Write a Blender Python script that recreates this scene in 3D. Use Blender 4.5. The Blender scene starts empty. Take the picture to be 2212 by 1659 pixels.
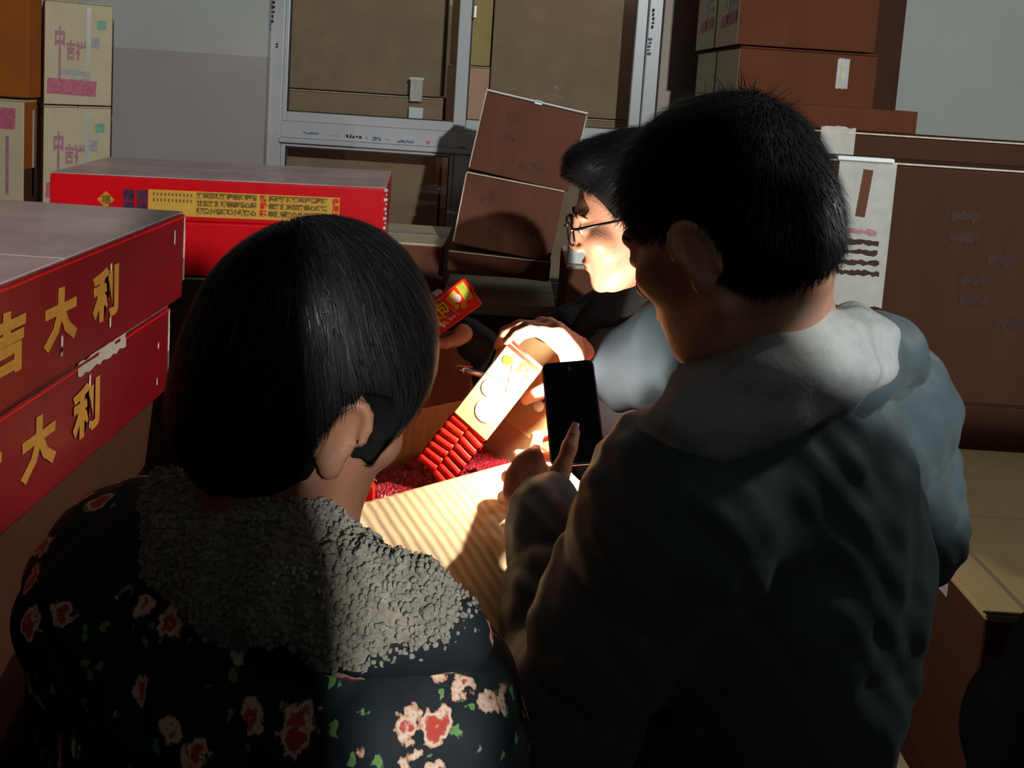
import bpy, bmesh, math, random
import numpy as np
from mathutils import Vector, Matrix

random.seed(7)
RNG = np.random.default_rng(7)
SC = bpy.context.scene
COL = SC.collection

# ------------------------------------------------------------------ camera
FPX, PY0 = 1662.0, 320.0
CAM = Vector((0.0, 0.0, 1.65))
CR = (Matrix.Rotation(math.radians(90.0 - 5.0), 3, 'X') @ Matrix.Rotation(0.065, 3, 'Z'))
cam_data = bpy.data.cameras.new('camera')
cam = bpy.data.objects.new('camera', cam_data)
COL.objects.link(cam)
cam_data.sensor_fit = 'HORIZONTAL'
cam_data.sensor_width = 36.0
cam_data.lens = FPX / 2212.0 * 36.0
cam_data.shift_y = (PY0 - 829.5) / 2212.0
cam_data.clip_start = 0.02
cam.matrix_world = Matrix.Translation(CAM) @ CR.to_4x4()
SC.camera = cam


def P(px, py, y):
    """real point of the room at depth y (metres from the camera plane) seen at photo pixel px, py"""
    d = CR @ Vector(((px - 1106.0) / FPX, -(py - PY0) / FPX, -1.0))
    return CAM + d * ((y - CAM.y) / d.y)


# ------------------------------------------------------------------ world, lights, exposure
world = bpy.data.worlds.new('night')
world.use_nodes = True
world.node_tree.nodes['Background'].inputs[0].default_value = (0.5, 0.55, 0.65, 1)
world.node_tree.nodes['Background'].inputs[1].default_value = 0.0
SC.world = world
SC.view_settings.view_transform = 'Standard'
SC.view_settings.look = 'None'
SC.view_settings.exposure = 0.0
SC.view_settings.gamma = 1.0
SC.view_settings.use_curve_mapping = False


def aim(o, target):
    o.rotation_euler = (Vector(target) - o.location).to_track_quat('-Z', 'Y').to_euler()


def light(name, kind, loc, power, color, target=None, **kw):
    d = bpy.data.lights.new(name, kind)
    d.energy = power
    d.color = color
    for k, v in kw.items():
        setattr(d, k, v)
    o = bpy.data.objects.new(name, d)
    COL.objects.link(o)
    o.location = loc
    if target is not None:
        aim(o, target)
    return o


# bare lamp high up in the passage behind the photographer, its light cut by the added blocker
light('passage_lamp', 'AREA', (1.10, -2.30, 2.85), 124.0, (0.95, 1.0, 0.97), (0.2, 2.6, 1.3), size=0.07, shape='DISK')
# small lamp at the right of the group, cool white
light('side_lamp', 'AREA', (1.62, 1.20, 2.10), 4.0, (0.95, 1.0, 0.98), (-0.4, 0.9, 1.35), size=0.10, shape='DISK')
# lamp in the neighbouring room, above the boxes behind the window
light('next_room_lamp', 'AREA', (0.1, 3.32, 2.55), 7.0, (1.0, 0.97, 0.88), (0.0, 3.25, 1.6), size=0.5, shape='DISK')
# the phone torch is made together with the phone

# ------------------------------------------------------------------ materials
MATS = {}


def nodes_of(m):
    m.use_nodes = True
    nt = m.node_tree
    b = nt.nodes['Principled BSDF']
    return nt, b


def N(nt, kind, **kw):
    n = nt.nodes.new(kind)
    for k, v in kw.items():
        if k.startswith('i_'):
            n.inputs[k[2:].replace('_', ' ')].default_value = v
        else:
            setattr(n, k, v)
    return n


def ramp(nt, src, stops):
    r = nt.nodes.new('ShaderNodeValToRGB')
    e = r.color_ramp.elements
    e[0].position, e[0].color = stops[0][0], (*stops[0][1], 1)
    e[1].position, e[1].color = stops[-1][0], (*stops[-1][1], 1)
    for p, c in stops[1:-1]:
        x = e.new(p)
        x.color = (*c, 1)
    nt.links.new(src, r.inputs[0])
    return r.outputs[0]


def mat(name, col, rough=0.6, spec=0.4, metal=0.0, var=0.12, vscale=9.0, bump=0.0, bscale=60.0, coat=0.0, stretch=None, sheen=0.0, coat_rough=0.15):
    """plain procedural material: mottled colour and a fine noise relief"""
    m = bpy.data.materials.new(name)
    nt, b = nodes_of(m)
    tc = N(nt, 'ShaderNodeTexCoord')
    src = tc.outputs['Object']
    if stretch:
        mp = N(nt, 'ShaderNodeMapping')
        mp.inputs['Scale'].default_value = stretch
        nt.links.new(src, mp.inputs[0])
        src = mp.outputs[0]
    no = N(nt, 'ShaderNodeTexNoise', i_Scale=vscale, i_Detail=6.0, i_Roughness=0.6)
    nt.links.new(src, no.inputs['Vector'])
    lo = tuple(c * (1 - var) for c in col)
    hi = tuple(min(1, c * (1 + var)) for c in col)
    nt.links.new(ramp(nt, no.outputs['Fac'], [(0.3, lo), (0.7, hi)]), b.inputs['Base Color'])
    b.inputs['Roughness'].default_value = rough
    b.inputs['Specular IOR Level'].default_value = spec
    b.inputs['Metallic'].default_value = metal
    b.inputs['Coat Weight'].default_value = coat
    b.inputs['Coat Roughness'].default_value = coat_rough
    b.inputs['Sheen Weight'].default_value = sheen
    if bump:
        n2 = N(nt, 'ShaderNodeTexNoise', i_Scale=bscale, i_Detail=4.0)
        nt.links.new(src, n2.inputs['Vector'])
        bp = N(nt, 'ShaderNodeBump', i_Strength=bump, i_Distance=0.01)
        nt.links.new(n2.outputs['Fac'], bp.inputs['Height'])
        nt.links.new(bp.outputs[0], b.inputs['Normal'])
    MATS[name] = m
    return m


def corrugated(name, col, freq, strength, axis='x', rough=0.75):
    m = mat(name, col, rough=rough, spec=0.2, var=0.10, vscale=14)
    nt = m.node_tree
    b = nt.nodes['Principled BSDF']
    tc = nt.nodes['Texture Coordinate']
    w = N(nt, 'ShaderNodeTexWave', wave_type='BANDS', bands_direction=axis.upper(), i_Scale=freq, i_Distortion=1.2, i_Detail=2.0)
    nt.links.new(tc.outputs['Object'], w.inputs['Vector'])
    bp = N(nt, 'ShaderNodeBump', i_Strength=strength, i_Distance=0.004)
    nt.links.new(w.outputs['Fac'], bp.inputs['Height'])
    nt.links.new(bp.outputs[0], b.inputs['Normal'])
    return m


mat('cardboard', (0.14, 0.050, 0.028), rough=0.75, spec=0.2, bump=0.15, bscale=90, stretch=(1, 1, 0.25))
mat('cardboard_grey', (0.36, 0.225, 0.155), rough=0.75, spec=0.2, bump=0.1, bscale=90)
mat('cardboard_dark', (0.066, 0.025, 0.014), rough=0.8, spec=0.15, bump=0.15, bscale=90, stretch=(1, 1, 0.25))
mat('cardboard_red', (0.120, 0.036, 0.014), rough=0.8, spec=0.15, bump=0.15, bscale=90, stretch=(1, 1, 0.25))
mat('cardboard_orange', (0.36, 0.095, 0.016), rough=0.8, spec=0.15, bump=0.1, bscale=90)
mat('cardboard_edge', (0.62, 0.52, 0.40), rough=0.7, var=0.2, vscale=60)
mat('cream_card', (0.60, 0.49, 0.31), rough=0.6, var=0.06)
mat('print_pink', (0.55, 0.13, 0.20), rough=0.6, var=0.3, vscale=90)
mat('print_mauve', (0.45, 0.19, 0.25), rough=0.6, var=0.25, vscale=90)
mat('print_green', (0.20, 0.42, 0.30), rough=0.6, var=0.2, vscale=60)
mat('print_grey', (0.40, 0.37, 0.38), rough=0.6, var=0.2, vscale=60)
mat('print_blue', (0.03, 0.07, 0.22), rough=0.5, var=0.4, vscale=80)
mat('card_tan', (0.50, 0.36, 0.18), rough=0.75, spec=0.2, var=0.10, vscale=6, bump=0.1, bscale=70)
mat('print_mid', (0.105, 0.033, 0.020), rough=0.7, var=0.3, vscale=50)
mat('print_orange', (0.75, 0.30, 0.02), rough=0.5, var=0.15, vscale=60)
mat('print_brown', (0.22, 0.11, 0.02), rough=0.6, var=0.2, vscale=60)
mat('print_faint', (0.050, 0.018, 0.012), rough=0.7, var=0.3, vscale=50)
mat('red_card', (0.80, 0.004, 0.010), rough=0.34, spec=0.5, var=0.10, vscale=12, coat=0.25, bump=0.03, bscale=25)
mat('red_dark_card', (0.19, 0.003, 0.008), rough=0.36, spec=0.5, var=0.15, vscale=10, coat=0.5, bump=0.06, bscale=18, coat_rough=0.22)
mat('red_dusty_sheen', (0.56, 0.38, 0.37), rough=0.45, spec=0.5, var=0.28, vscale=7, coat=0.3)  # dusty top film, its grey sheen put into the colour
mat('bare_concrete', (0.07, 0.07, 0.07), rough=0.9, var=0.2, vscale=4)
mat('gold_print', (0.50, 0.24, 0.035), rough=0.5, var=0.12, vscale=120)
mat('yellow_label', (0.78, 0.42, 0.06), rough=0.5, var=0.08, vscale=40)
mat('purple_photo', (0.09, 0.03, 0.07), rough=0.4, var=0.6, vscale=70)
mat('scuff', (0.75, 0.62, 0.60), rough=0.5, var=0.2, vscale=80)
mat('clear_tape', (0.52, 0.50, 0.46), rough=0.3, spec=0.6, var=0.10, vscale=30, coat=0.4)
mat('wall_paint_white', (0.46, 0.47, 0.45), rough=0.85, spec=0.2, var=0.03, vscale=3, bump=0.05, bscale=120)
mat('wall_grey_shade', (0.38, 0.35, 0.34), rough=0.8, spec=0.2, var=0.03, vscale=3, bump=0.05, bscale=120)  # shade and pinkish bounce on the lower wall, put into the colour
mat('wall_tan_paint_bounce', (0.45, 0.38, 0.33), rough=0.8, spec=0.2, var=0.03, vscale=3)  # next-room paint; beside the window it holds pink bounce light as colour
mat('concrete', (0.13, 0.11, 0.10), rough=0.9, var=0.2, vscale=5, bump=0.2, bscale=40)
mat('upvc', (0.50, 0.51, 0.52), rough=0.35, spec=0.5, var=0.05, vscale=6)
mat('rubber_seal', (0.02, 0.02, 0.02), rough=0.6)
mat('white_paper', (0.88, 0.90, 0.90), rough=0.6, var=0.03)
mat('pink_card', (0.72, 0.38, 0.28), rough=0.7, var=0.06)
mat('skin_brown', (0.31, 0.135, 0.08), rough=0.5, spec=0.35, var=0.10, vscale=35, bump=0.08, bscale=260)
mat('skin', (0.57, 0.27, 0.17), rough=0.48, spec=0.4, var=0.10, vscale=35, bump=0.08, bscale=260)
mat('skin_lips', (0.45, 0.16, 0.13), rough=0.4)
mat('nail', (0.66, 0.42, 0.34), rough=0.22, spec=0.6)
mat('hair_black', (0.009, 0.008, 0.009), rough=0.48, spec=0.22, var=0.2)
mat('hair_brown_sheen', (0.030, 0.027, 0.023), rough=0.36, spec=0.7, var=0.3)  # brownish hair; its lighter strands also put in the streaky sheen
mat('scalp', (0.010, 0.009, 0.009), rough=0.8, spec=0.1)
mat('eyebrow', (0.03, 0.02, 0.015), rough=0.7)
mat('eye_white', (0.75, 0.72, 0.68), rough=0.2)
mat('iris', (0.02, 0.012, 0.008), rough=0.1)
mat('jacket_blue', (0.066, 0.090, 0.102), rough=0.55, spec=0.35, var=0.12, vscale=20, bump=0.12, bscale=30, sheen=0.1)
mat('jacket_shaded', (0.007, 0.008, 0.009), rough=0.7, spec=0.2, var=0.15, bump=0.1, bscale=35)  # same jacket as the sleeve, its unlit parts painted black
mat('jacket_lit', (0.014, 0.023, 0.029), rough=0.8, spec=0.12, var=0.12, vscale=16, bump=0.12, bscale=28)  # lit sleeve of that jacket, painted paler and bluer
mat('hoodie_grey', (0.40, 0.41, 0.40), rough=0.9, spec=0.1, var=0.12, vscale=60, bump=0.15, bscale=220)
mat('trousers', (0.02, 0.022, 0.028), rough=0.85, bump=0.1)
mat('shoe_black', (0.012, 0.012, 0.012), rough=0.5)
mat('fleece', (0.27, 0.235, 0.185), rough=0.95, spec=0.05, var=0.35, vscale=110, bump=0.7, bscale=130, sheen=0.3)
mat('phone_black', (0.004, 0.004, 0.005), rough=0.08, spec=0.5, var=0.0)
mat('phone_metal', (0.55, 0.55, 0.55), rough=0.2, metal=1.0, var=0.05)
mat('phone_case', (0.45, 0.03, 0.02), rough=0.35, spec=0.5)
mat('black_plastic', (0.01, 0.01, 0.011), rough=0.25, spec=0.6)
mat('silver', (0.7, 0.7, 0.7), rough=0.25, metal=1.0, var=0.05)
mat('cracker_red', (0.80, 0.030, 0.012), rough=0.42, spec=0.4, var=0.12, vscale=70)
mat('glitter_red', (0.42, 0.010, 0.03), rough=0.25, spec=0.9, var=0.5, vscale=160, bump=0.8, bscale=220, coat=0.8)
mat('pack_label', (0.95, 0.80, 0.34), rough=0.4, var=0.04)
mat('label_cream', (0.95, 0.90, 0.62), rough=0.4, var=0.03)
mat('label_yellow', (0.85, 0.62, 0.03), rough=0.4, var=0.08)
mat('label_green', (0.42, 0.50, 0.05), rough=0.4, var=0.15, vscale=80)
mat('label_pale', (0.85, 0.62, 0.52), rough=0.5, var=0.2, vscale=90)
mat('black_cloth', (0.003, 0.003, 0.003), rough=0.95, spec=0.03, bump=0.2, bscale=20)
corrugated('flap_inner', (0.74, 0.54, 0.31), 22.0, 0.30, 'x')
corrugated('flap_tan', (0.56, 0.36, 0.16), 20.0, 0.25, 'x')


def glass_mat():
    m = bpy.data.materials.new('window_glass')
    nt, b = nodes_of(m)
    b.inputs['Base Color'].default_value = (1, 1, 1, 1)
    b.inputs['Roughness'].default_value = 0.02
    b.inputs['IOR'].default_value = 1.5
    b.inputs['Transmission Weight'].default_value = 1.0
    tr = N(nt, 'ShaderNodeBsdfTransparent')
    tr.inputs[0].default_value = (0.93, 0.96, 0.94, 1)
    gl = N(nt, 'ShaderNodeBsdfGlossy')
    gl.inputs['Roughness'].default_value = 0.03
    lw = N(nt, 'ShaderNodeFresnel', i_IOR=1.5)
    mx = N(nt, 'ShaderNodeMixShader')
    nt.links.new(lw.outputs[0], mx.inputs[0])
    nt.links.new(tr.outputs[0], mx.inputs[1])
    nt.links.new(gl.outputs[0], mx.inputs[2])
    nt.links.new(mx.outputs[0], nt.nodes['Material Output'].inputs[0])
    MATS['window_glass'] = m



def lens_mat():
    m = bpy.data.materials.new('lens_glass')
    nt, b = nodes_of(m)
    tr = N(nt, 'ShaderNodeBsdfTransparent')
    gl = N(nt, 'ShaderNodeBsdfGlossy')
    gl.inputs['Roughness'].default_value = 0.03
    mx = N(nt, 'ShaderNodeMixShader')
    mx.inputs[0].default_value = 0.06
    nt.links.new(tr.outputs[0], mx.inputs[1])
    nt.links.new(gl.outputs[0], mx.inputs[2])
    nt.links.new(mx.outputs[0], nt.nodes['Material Output'].inputs[0])
    MATS['lens_glass'] = m


glass_mat()
lens_mat()


def floral_mat():
    """dark quilted cotton printed with small red and cream blossoms and green leaves"""
    m = bpy.data.materials.new('floral_cotton')
    nt, b = nodes_of(m)
    L = nt.links.new
    tc = N(nt, 'ShaderNodeTexCoord')
    nz = N(nt, 'ShaderNodeTexNoise', i_Scale=95.0, i_Detail=3.0)
    L(tc.outputs['Object'], nz.inputs['Vector'])
    off = N(nt, 'ShaderNodeVectorMath', operation='MULTIPLY_ADD')
    L(nz.outputs['Color'], off.inputs[0])
    off.inputs[1].default_value = (0.021, 0.021, 0.021)
    L(tc.outputs['Object'], off.inputs[2])

    def cells(scale, jitter=1.0):
        v = N(nt, 'ShaderNodeTexVoronoi', feature='F1', i_Scale=scale, i_Randomness=jitter)
        L(off.outputs[0], v.inputs['Vector'])
        return v
    base = (0.012, 0.017, 0.022)
    v1 = cells(31.0)
    blossom = ramp(nt, v1.outputs['Distance'], [(0.0, (0.75, 0.55, 0.30)), (0.07, (0.55, 0.05, 0.03)), (0.20, (0.50, 0.07, 0.05)), (0.27, (0.80, 0.62, 0.48)), (0.33, (0.62, 0.32, 0.20)), (0.36, base)])
    m1 = ramp(nt, v1.outputs['Distance'], [(0.355, (1, 1, 1)), (0.375, (0, 0, 0))])
    pick = N(nt, 'ShaderNodeSeparateColor')
    L(v1.outputs['Color'], pick.inputs[0])
    keep = N(nt, 'ShaderNodeMath', operation='GREATER_THAN')
    L(pick.outputs[0], keep.inputs[0])
    keep.inputs[1].default_value = 0.35
    k1 = N(nt, 'ShaderNodeMath', operation='MULTIPLY')
    L(m1, k1.inputs[0])
    L(keep.outputs[0], k1.inputs[1])
    v2 = cells(66.0)
    leaf = ramp(nt, v2.outputs['Distance'], [(0.0, (0.10, 0.24, 0.06)), (0.22, (0.16, 0.30, 0.10)), (0.30, base)])
    pk2 = N(nt, 'ShaderNodeSeparateColor')
    L(v2.outputs['Color'], pk2.inputs[0])
    kp2 = N(nt, 'ShaderNodeMath', operation='GREATER_THAN')
    L(pk2.outputs[1], kp2.inputs[0])
    kp2.inputs[1].default_value = 0.62
    m2 = N(nt, 'ShaderNodeMath', operation='LESS_THAN')
    L(v2.outputs['Distance'], m2.inputs[0])
    m2.inputs[1].default_value = 0.29
    k2 = N(nt, 'ShaderNodeMath', operation='MULTIPLY')
    L(m2.outputs[0], k2.inputs[0])
    L(kp2.outputs[0], k2.inputs[1])
    a = N(nt, 'ShaderNodeMix', data_type='RGBA')
    a.inputs[6].default_value = (*base, 1)
    L(k2.outputs[0], a.inputs[0])
    L(leaf, a.inputs[7])
    c = N(nt, 'ShaderNodeMix', data_type='RGBA')
    L(k1.outputs[0], c.inputs[0])
    L(a.outputs[2], c.inputs[6])
    L(blossom, c.inputs[7])
    L(c.outputs[2], b.inputs['Base Color'])
    b.inputs['Roughness'].default_value = 0.75
    b.inputs['Specular IOR Level'].default_value = 0.25
    MATS['floral_cotton'] = m


floral_mat()
# ------------------------------------------------------------------ object helpers


def tag(o, label=None, cat=None, group=None, kind=None):
    if label:
        o['label'] = label
    if cat:
        o['category'] = cat
    if group:
        o['group'] = group
    if kind:
        o['kind'] = kind
    return o


def thing(name, label, cat, loc=(0, 0, 0), rot=None, group=None):
    o = bpy.data.objects.new(name, None)
    o.empty_display_size = 0.05
    COL.objects.link(o)
    if rot is not None:
        o.matrix_world = Matrix.Translation(Vector(loc)) @ rot.to_4x4()
    else:
        o.location = loc
    return tag(o, label, cat, group)


def link_mesh(name, me, m, parent=None, smooth=False, world_pts=False):
    o = bpy.data.objects.new(name, me)
    COL.objects.link(o)
    for x in (m if isinstance(m, (list, tuple)) else [m]):
        me.materials.append(MATS[x] if isinstance(x, str) else x)
    if smooth:
        me.polygons.foreach_set('use_smooth', np.ones(len(me.polygons), dtype=bool))
    if parent is not None:
        o.parent = parent
        if world_pts:
            o.matrix_parent_inverse = (Matrix.Translation(parent.location)).inverted()
    return o


def mesh_of(verts, faces):
    me = bpy.data.meshes.new('m')
    me.from_pydata([tuple(v) for v in verts], [], [tuple(f) for f in faces])
    me.update()
    return me


def np_mesh(V, Q, k=4):
    me = bpy.data.meshes.new('m')
    me.vertices.add(len(V))
    me.vertices.foreach_set('co', np.ascontiguousarray(V, dtype=np.float32).ravel())
    me.loops.add(len(Q) * k)
    me.loops.foreach_set('vertex_index', np.ascontiguousarray(Q, dtype=np.int32).ravel())
    me.polygons.add(len(Q))
    me.polygons.foreach_set('loop_start', np.arange(0, len(Q) * k, k, dtype=np.int32))
    me.polygons.foreach_set('loop_total', np.full(len(Q), k, dtype=np.int32))
    me.update(calc_edges=True)
    me.validate()
    return me


def bm_box(bm, c, d, M=None, bevel=0.0, seg=2):
    r = bmesh.ops.create_cube(bm, size=1.0)
    vs = r['verts']
    for v in vs:
        v.co = Vector((v.co.x * d[0] + c[0], v.co.y * d[1] + c[1], v.co.z * d[2] + c[2]))
    if bevel:
        es = list({e for v in vs for e in v.link_edges})
        r2 = bmesh.ops.bevel(bm, geom=es, offset=bevel, segments=seg, affect='EDGES', profile=0.5)
        vs = list({v for f in r2['faces'] for v in f.verts} | {v for v in vs if v.is_valid})
    if M is not None:
        bmesh.ops.transform(bm, matrix=M, verts=vs)
    return vs


def box_mesh(c, d, bevel=0.0, seg=2, M=None):
    bm = bmesh.new()
    bm_box(bm, c, d, M, bevel, seg)
    me = bpy.data.meshes.new('m')
    bm.to_mesh(me)
    bm.free()
    return me


def boxes(name, lst, m, parent=None, bevel=0.0):
    bm = bmesh.new()
    for c, d in lst:
        bm_box(bm, c, d, None, bevel)
    me = bpy.data.meshes.new('m')
    bm.to_mesh(me)
    bm.free()
    return link_mesh(name, me, m, parent)


def tube_mesh(pts, r, n=8, closed=False):
    pts = [Vector(p) for p in pts]
    V, Fc = [], []
    m = len(pts)
    up = Vector((0.13, 0.21, 0.97)).normalized()
    for i, p in enumerate(pts):
        a = pts[(i - 1) % m] if (closed or i > 0) else p
        b = pts[(i + 1) % m] if (closed or i < m - 1) else p
        t = (b - a).normalized()
        s = t.cross(up).normalized()
        w = s.cross(t)
        rr = r[i] if isinstance(r, (list, tuple)) else r
        for k in range(n):
            g = 2 * math.pi * k / n
            V.append(p + (s * math.cos(g) + w * math.sin(g)) * rr)
    for i in range(m if closed else m - 1):
        j = (i + 1) % m
        for k in range(n):
            l = (k + 1) % n
            Fc.append((i * n + k, i * n + l, j * n + l, j * n + k))
    if not closed:
        Fc.append(tuple(range(n - 1, -1, -1)))
        Fc.append(tuple((m - 1) * n + k for k in range(n)))
    return mesh_of(V, Fc)


_TXT = {}


def text_mesh(s, size, fat=0.0, ext=0.0003):
    key = (s, size, fat)
    if key in _TXT:
        return _TXT[key].copy()
    cu = bpy.data.curves.new('t', 'FONT')
    cu.body = s
    cu.size = size
    cu.extrude = ext
    cu.offset = fat
    cu.resolution_u = 2
    cu.align_x = 'CENTER'
    cu.align_y = 'CENTER'
    o = bpy.data.objects.new('t', cu)
    COL.objects.link(o)
    dg = bpy.context.evaluated_depsgraph_get()
    dg.update()
    me = bpy.data.meshes.new_from_object(o.evaluated_get(dg))
    me.materials.clear()
    bpy.data.objects.remove(o)
    V = np.array([v.co[:] for v in me.vertices])
    if len(V):
        c = (V.max(0) + V.min(0)) / 2
        me.transform(Matrix.Translation((-c[0], -c[1], 0)))
    _TXT[key] = me
    return me.copy()


FACE = {  # outward normal, right, up of a box face
    '-y': ((0, -1, 0), (1, 0, 0), (0, 0, 1)), '+y': ((0, 1, 0), (-1, 0, 0), (0, 0, 1)),
    '+x': ((1, 0, 0), (0, 1, 0), (0, 0, 1)), '-x': ((-1, 0, 0), (0, -1, 0), (0, 0, 1)),
    'top': ((0, 0, 1), (1, 0, 0), (0, 1, 0))}


def face_frame(dims, face, off=0.0012):
    """matrix whose x, y run right and up on the face of a box (base at z=0), origin at the face centre"""
    n, r, u = (Vector(v) for v in FACE[face])
    c = Vector((0, 0, dims[2] / 2)) + Vector((n.x * dims[0] / 2, n.y * dims[1] / 2, n.z * dims[2] / 2)) + n * off
    M = Matrix((r, u, n)).transposed().to_4x4()
    M.translation = c
    return M


def decal(parent, dims, face, u, v, w, h, m, name, off=0.0012, rot=0.0, ragged=0.0, text=None, fat=0.0, sx=1.0):
    """thin printed patch, tape strip or lettering lying on a box face; u, v: centre in metres from the face centre"""
    M = face_frame(dims, face, off) @ Matrix.Translation((u, v, 0)) @ Matrix.Rotation(rot, 4, 'Z')
    if text:
        me = text_mesh(text, h, fat)
        me.transform(Matrix.Scale(sx, 4, (1, 0, 0)))
    elif ragged:
        n = 14
        rnd = random.Random(int(u * 1e4) + int(v * 1e4) + len(name))
        top = [(-w / 2 + w * i / n, h / 2 + rnd.uniform(-ragged, ragged), 0) for i in range(n + 1)]
        bot = [(-w / 2 + w * i / n, -h / 2 + rnd.uniform(-ragged, ragged), 0) for i in range(n + 1)]
        me = mesh_of(top + bot, [(i, n + 1 + i, n + 2 + i, i + 1) for i in range(n)])
    else:
        me = box_mesh((0, 0, 0), (w, h, 0.0008))
    me.transform(M)
    return link_mesh(name, me, m, parent)


def carton(label, loc, dims, yaw=0.0, M=None, body='cardboard', faces=None, name='carton', cat='box', group=None, tape=True, edge=True, bevel=0.004, side_tape=0.0, mouth='y'):
    """closed shipping carton: body with softened edges, two top flaps meeting in a taped seam"""
    rot = M if M is not None else Matrix.Rotation(yaw, 3, 'Z')
    t = thing(name, label, cat, loc, rot, group)
    w, d, h = dims
    bm = bmesh.new()
    bm_box(bm, (0, 0, h / 2 - 0.003), (w, d, h - 0.006), None, bevel, 2)
    me = bpy.data.meshes.new('m')
    slots = [body]
    names = {}
    for f, mm in (faces or {}).items():
        names[f] = len(slots)
        slots.append(mm)
    bm.normal_update()
    for fc in bm.faces:
        for f, i in names.items():
            if fc.normal.dot(Vector(FACE[f][0])) > 0.8:
                fc.material_index = i
    bm.to_mesh(me)
    bm.free()
    link_mesh('body', me, slots, t)
    for s in (-1, 1):
        if mouth == 'y':
            fm = box_mesh((0, s * (d / 4), h - 0.0025), (w - 0.001, d / 2 - 0.002, 0.005), 0.0015, 1)
        else:
            fm = box_mesh((s * (w / 4), 0, h - 0.0025), (w / 2 - 0.002, d - 0.001, 0.005), 0.0015, 1)
        link_mesh('flap', fm, [(faces or {}).get('top', body)], t)
    if edge:
        e = box_mesh((0, -d / 2 - 0.0006, h - 0.002), (w, 0.0015, 0.004))
        link_mesh('worn_edge', e, 'cardboard_edge', t)  # pale strip for the worn lip and the glint along it
    if tape:
        if mouth == 'y':
            link_mesh('tape', box_mesh((0, 0, h + 0.0006), (w + 0.002, 0.05, 0.0008)), 'clear_tape', t)
        else:
            link_mesh('tape', box_mesh((0, 0, h + 0.0006), (0.05, d + 0.002, 0.0008)), 'clear_tape', t)
            if side_tape:
                decal(t, dims, '-y', 0, h / 2 - side_tape / 2, 0.02, side_tape, 'clear_tape', 'tape', ragged=0.0)
    return t


# ------------------------------------------------------------------ smooth solids (signed distance, surface nets)
def E(c, r, R=None, k=0.01, op=0):
    return ('e', np.array(c, float), np.array(r, float), None if R is None else np.array(R, float), k, op)


def C(a, b, ra, rb, k=0.01, op=0, puff=None):
    return ('c', np.array(a, float), np.array(b, float), ra, rb, k, op, puff)


def chain(pts, rs, k=0.01, op=0, puff=None):
    return [C(pts[i], pts[i + 1], rs[i], rs[i + 1], k, op, puff) for i in range(len(pts) - 1)]


def PL(n, d, k=0.01, op=1):
    """half space n.p < d"""
    return ('p', np.array(n, float), d, k, op)


def prim(p, X):
    if p[0] == 'e':
        q = X - p[1]
        if p[3] is not None:
            q = q @ p[3]
        k0 = np.sqrt(((q / p[2]) ** 2).sum(-1)) + 1e-9
        k1 = np.sqrt(((q / p[2] ** 2) ** 2).sum(-1)) + 1e-9
        return k0 * (k0 - 1) / k1, p[4], p[5]
    if p[0] == 'c':
        ab = p[2] - p[1]
        L = math.sqrt((ab ** 2).sum()) + 1e-9
        t = np.clip(((X - p[1]) @ ab) / (L * L), 0, 1)
        d = np.sqrt(((X - p[1] - t[..., None] * ab) ** 2).sum(-1)) - (p[3] + (p[4] - p[3]) * t)
        if p[7]:
            d = d - p[7][0] * np.sqrt(np.abs(np.sin(np.pi * (t * L + p[7][2]) / p[7][1])))
        return d, p[5], p[6]
    return X @ p[1] - p[2], p[3], p[4]


def field(ps, X):
    D = np.full(X.shape[:-1], 10.0)
    for p in ps:
        d, k, op = prim(p, X)
        if op == 0:
            h = np.clip(0.5 + 0.5 * (d - D) / k, 0, 1)
            D = d * (1 - h) + D * h - k * h * (1 - h)
        else:
            if op == 1:
                d = -d
            h = np.clip(0.5 - 0.5 * (d - D) / k, 0, 1)
            D = d * (1 - h) + D * h + k * h * (1 - h)
    return D


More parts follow.
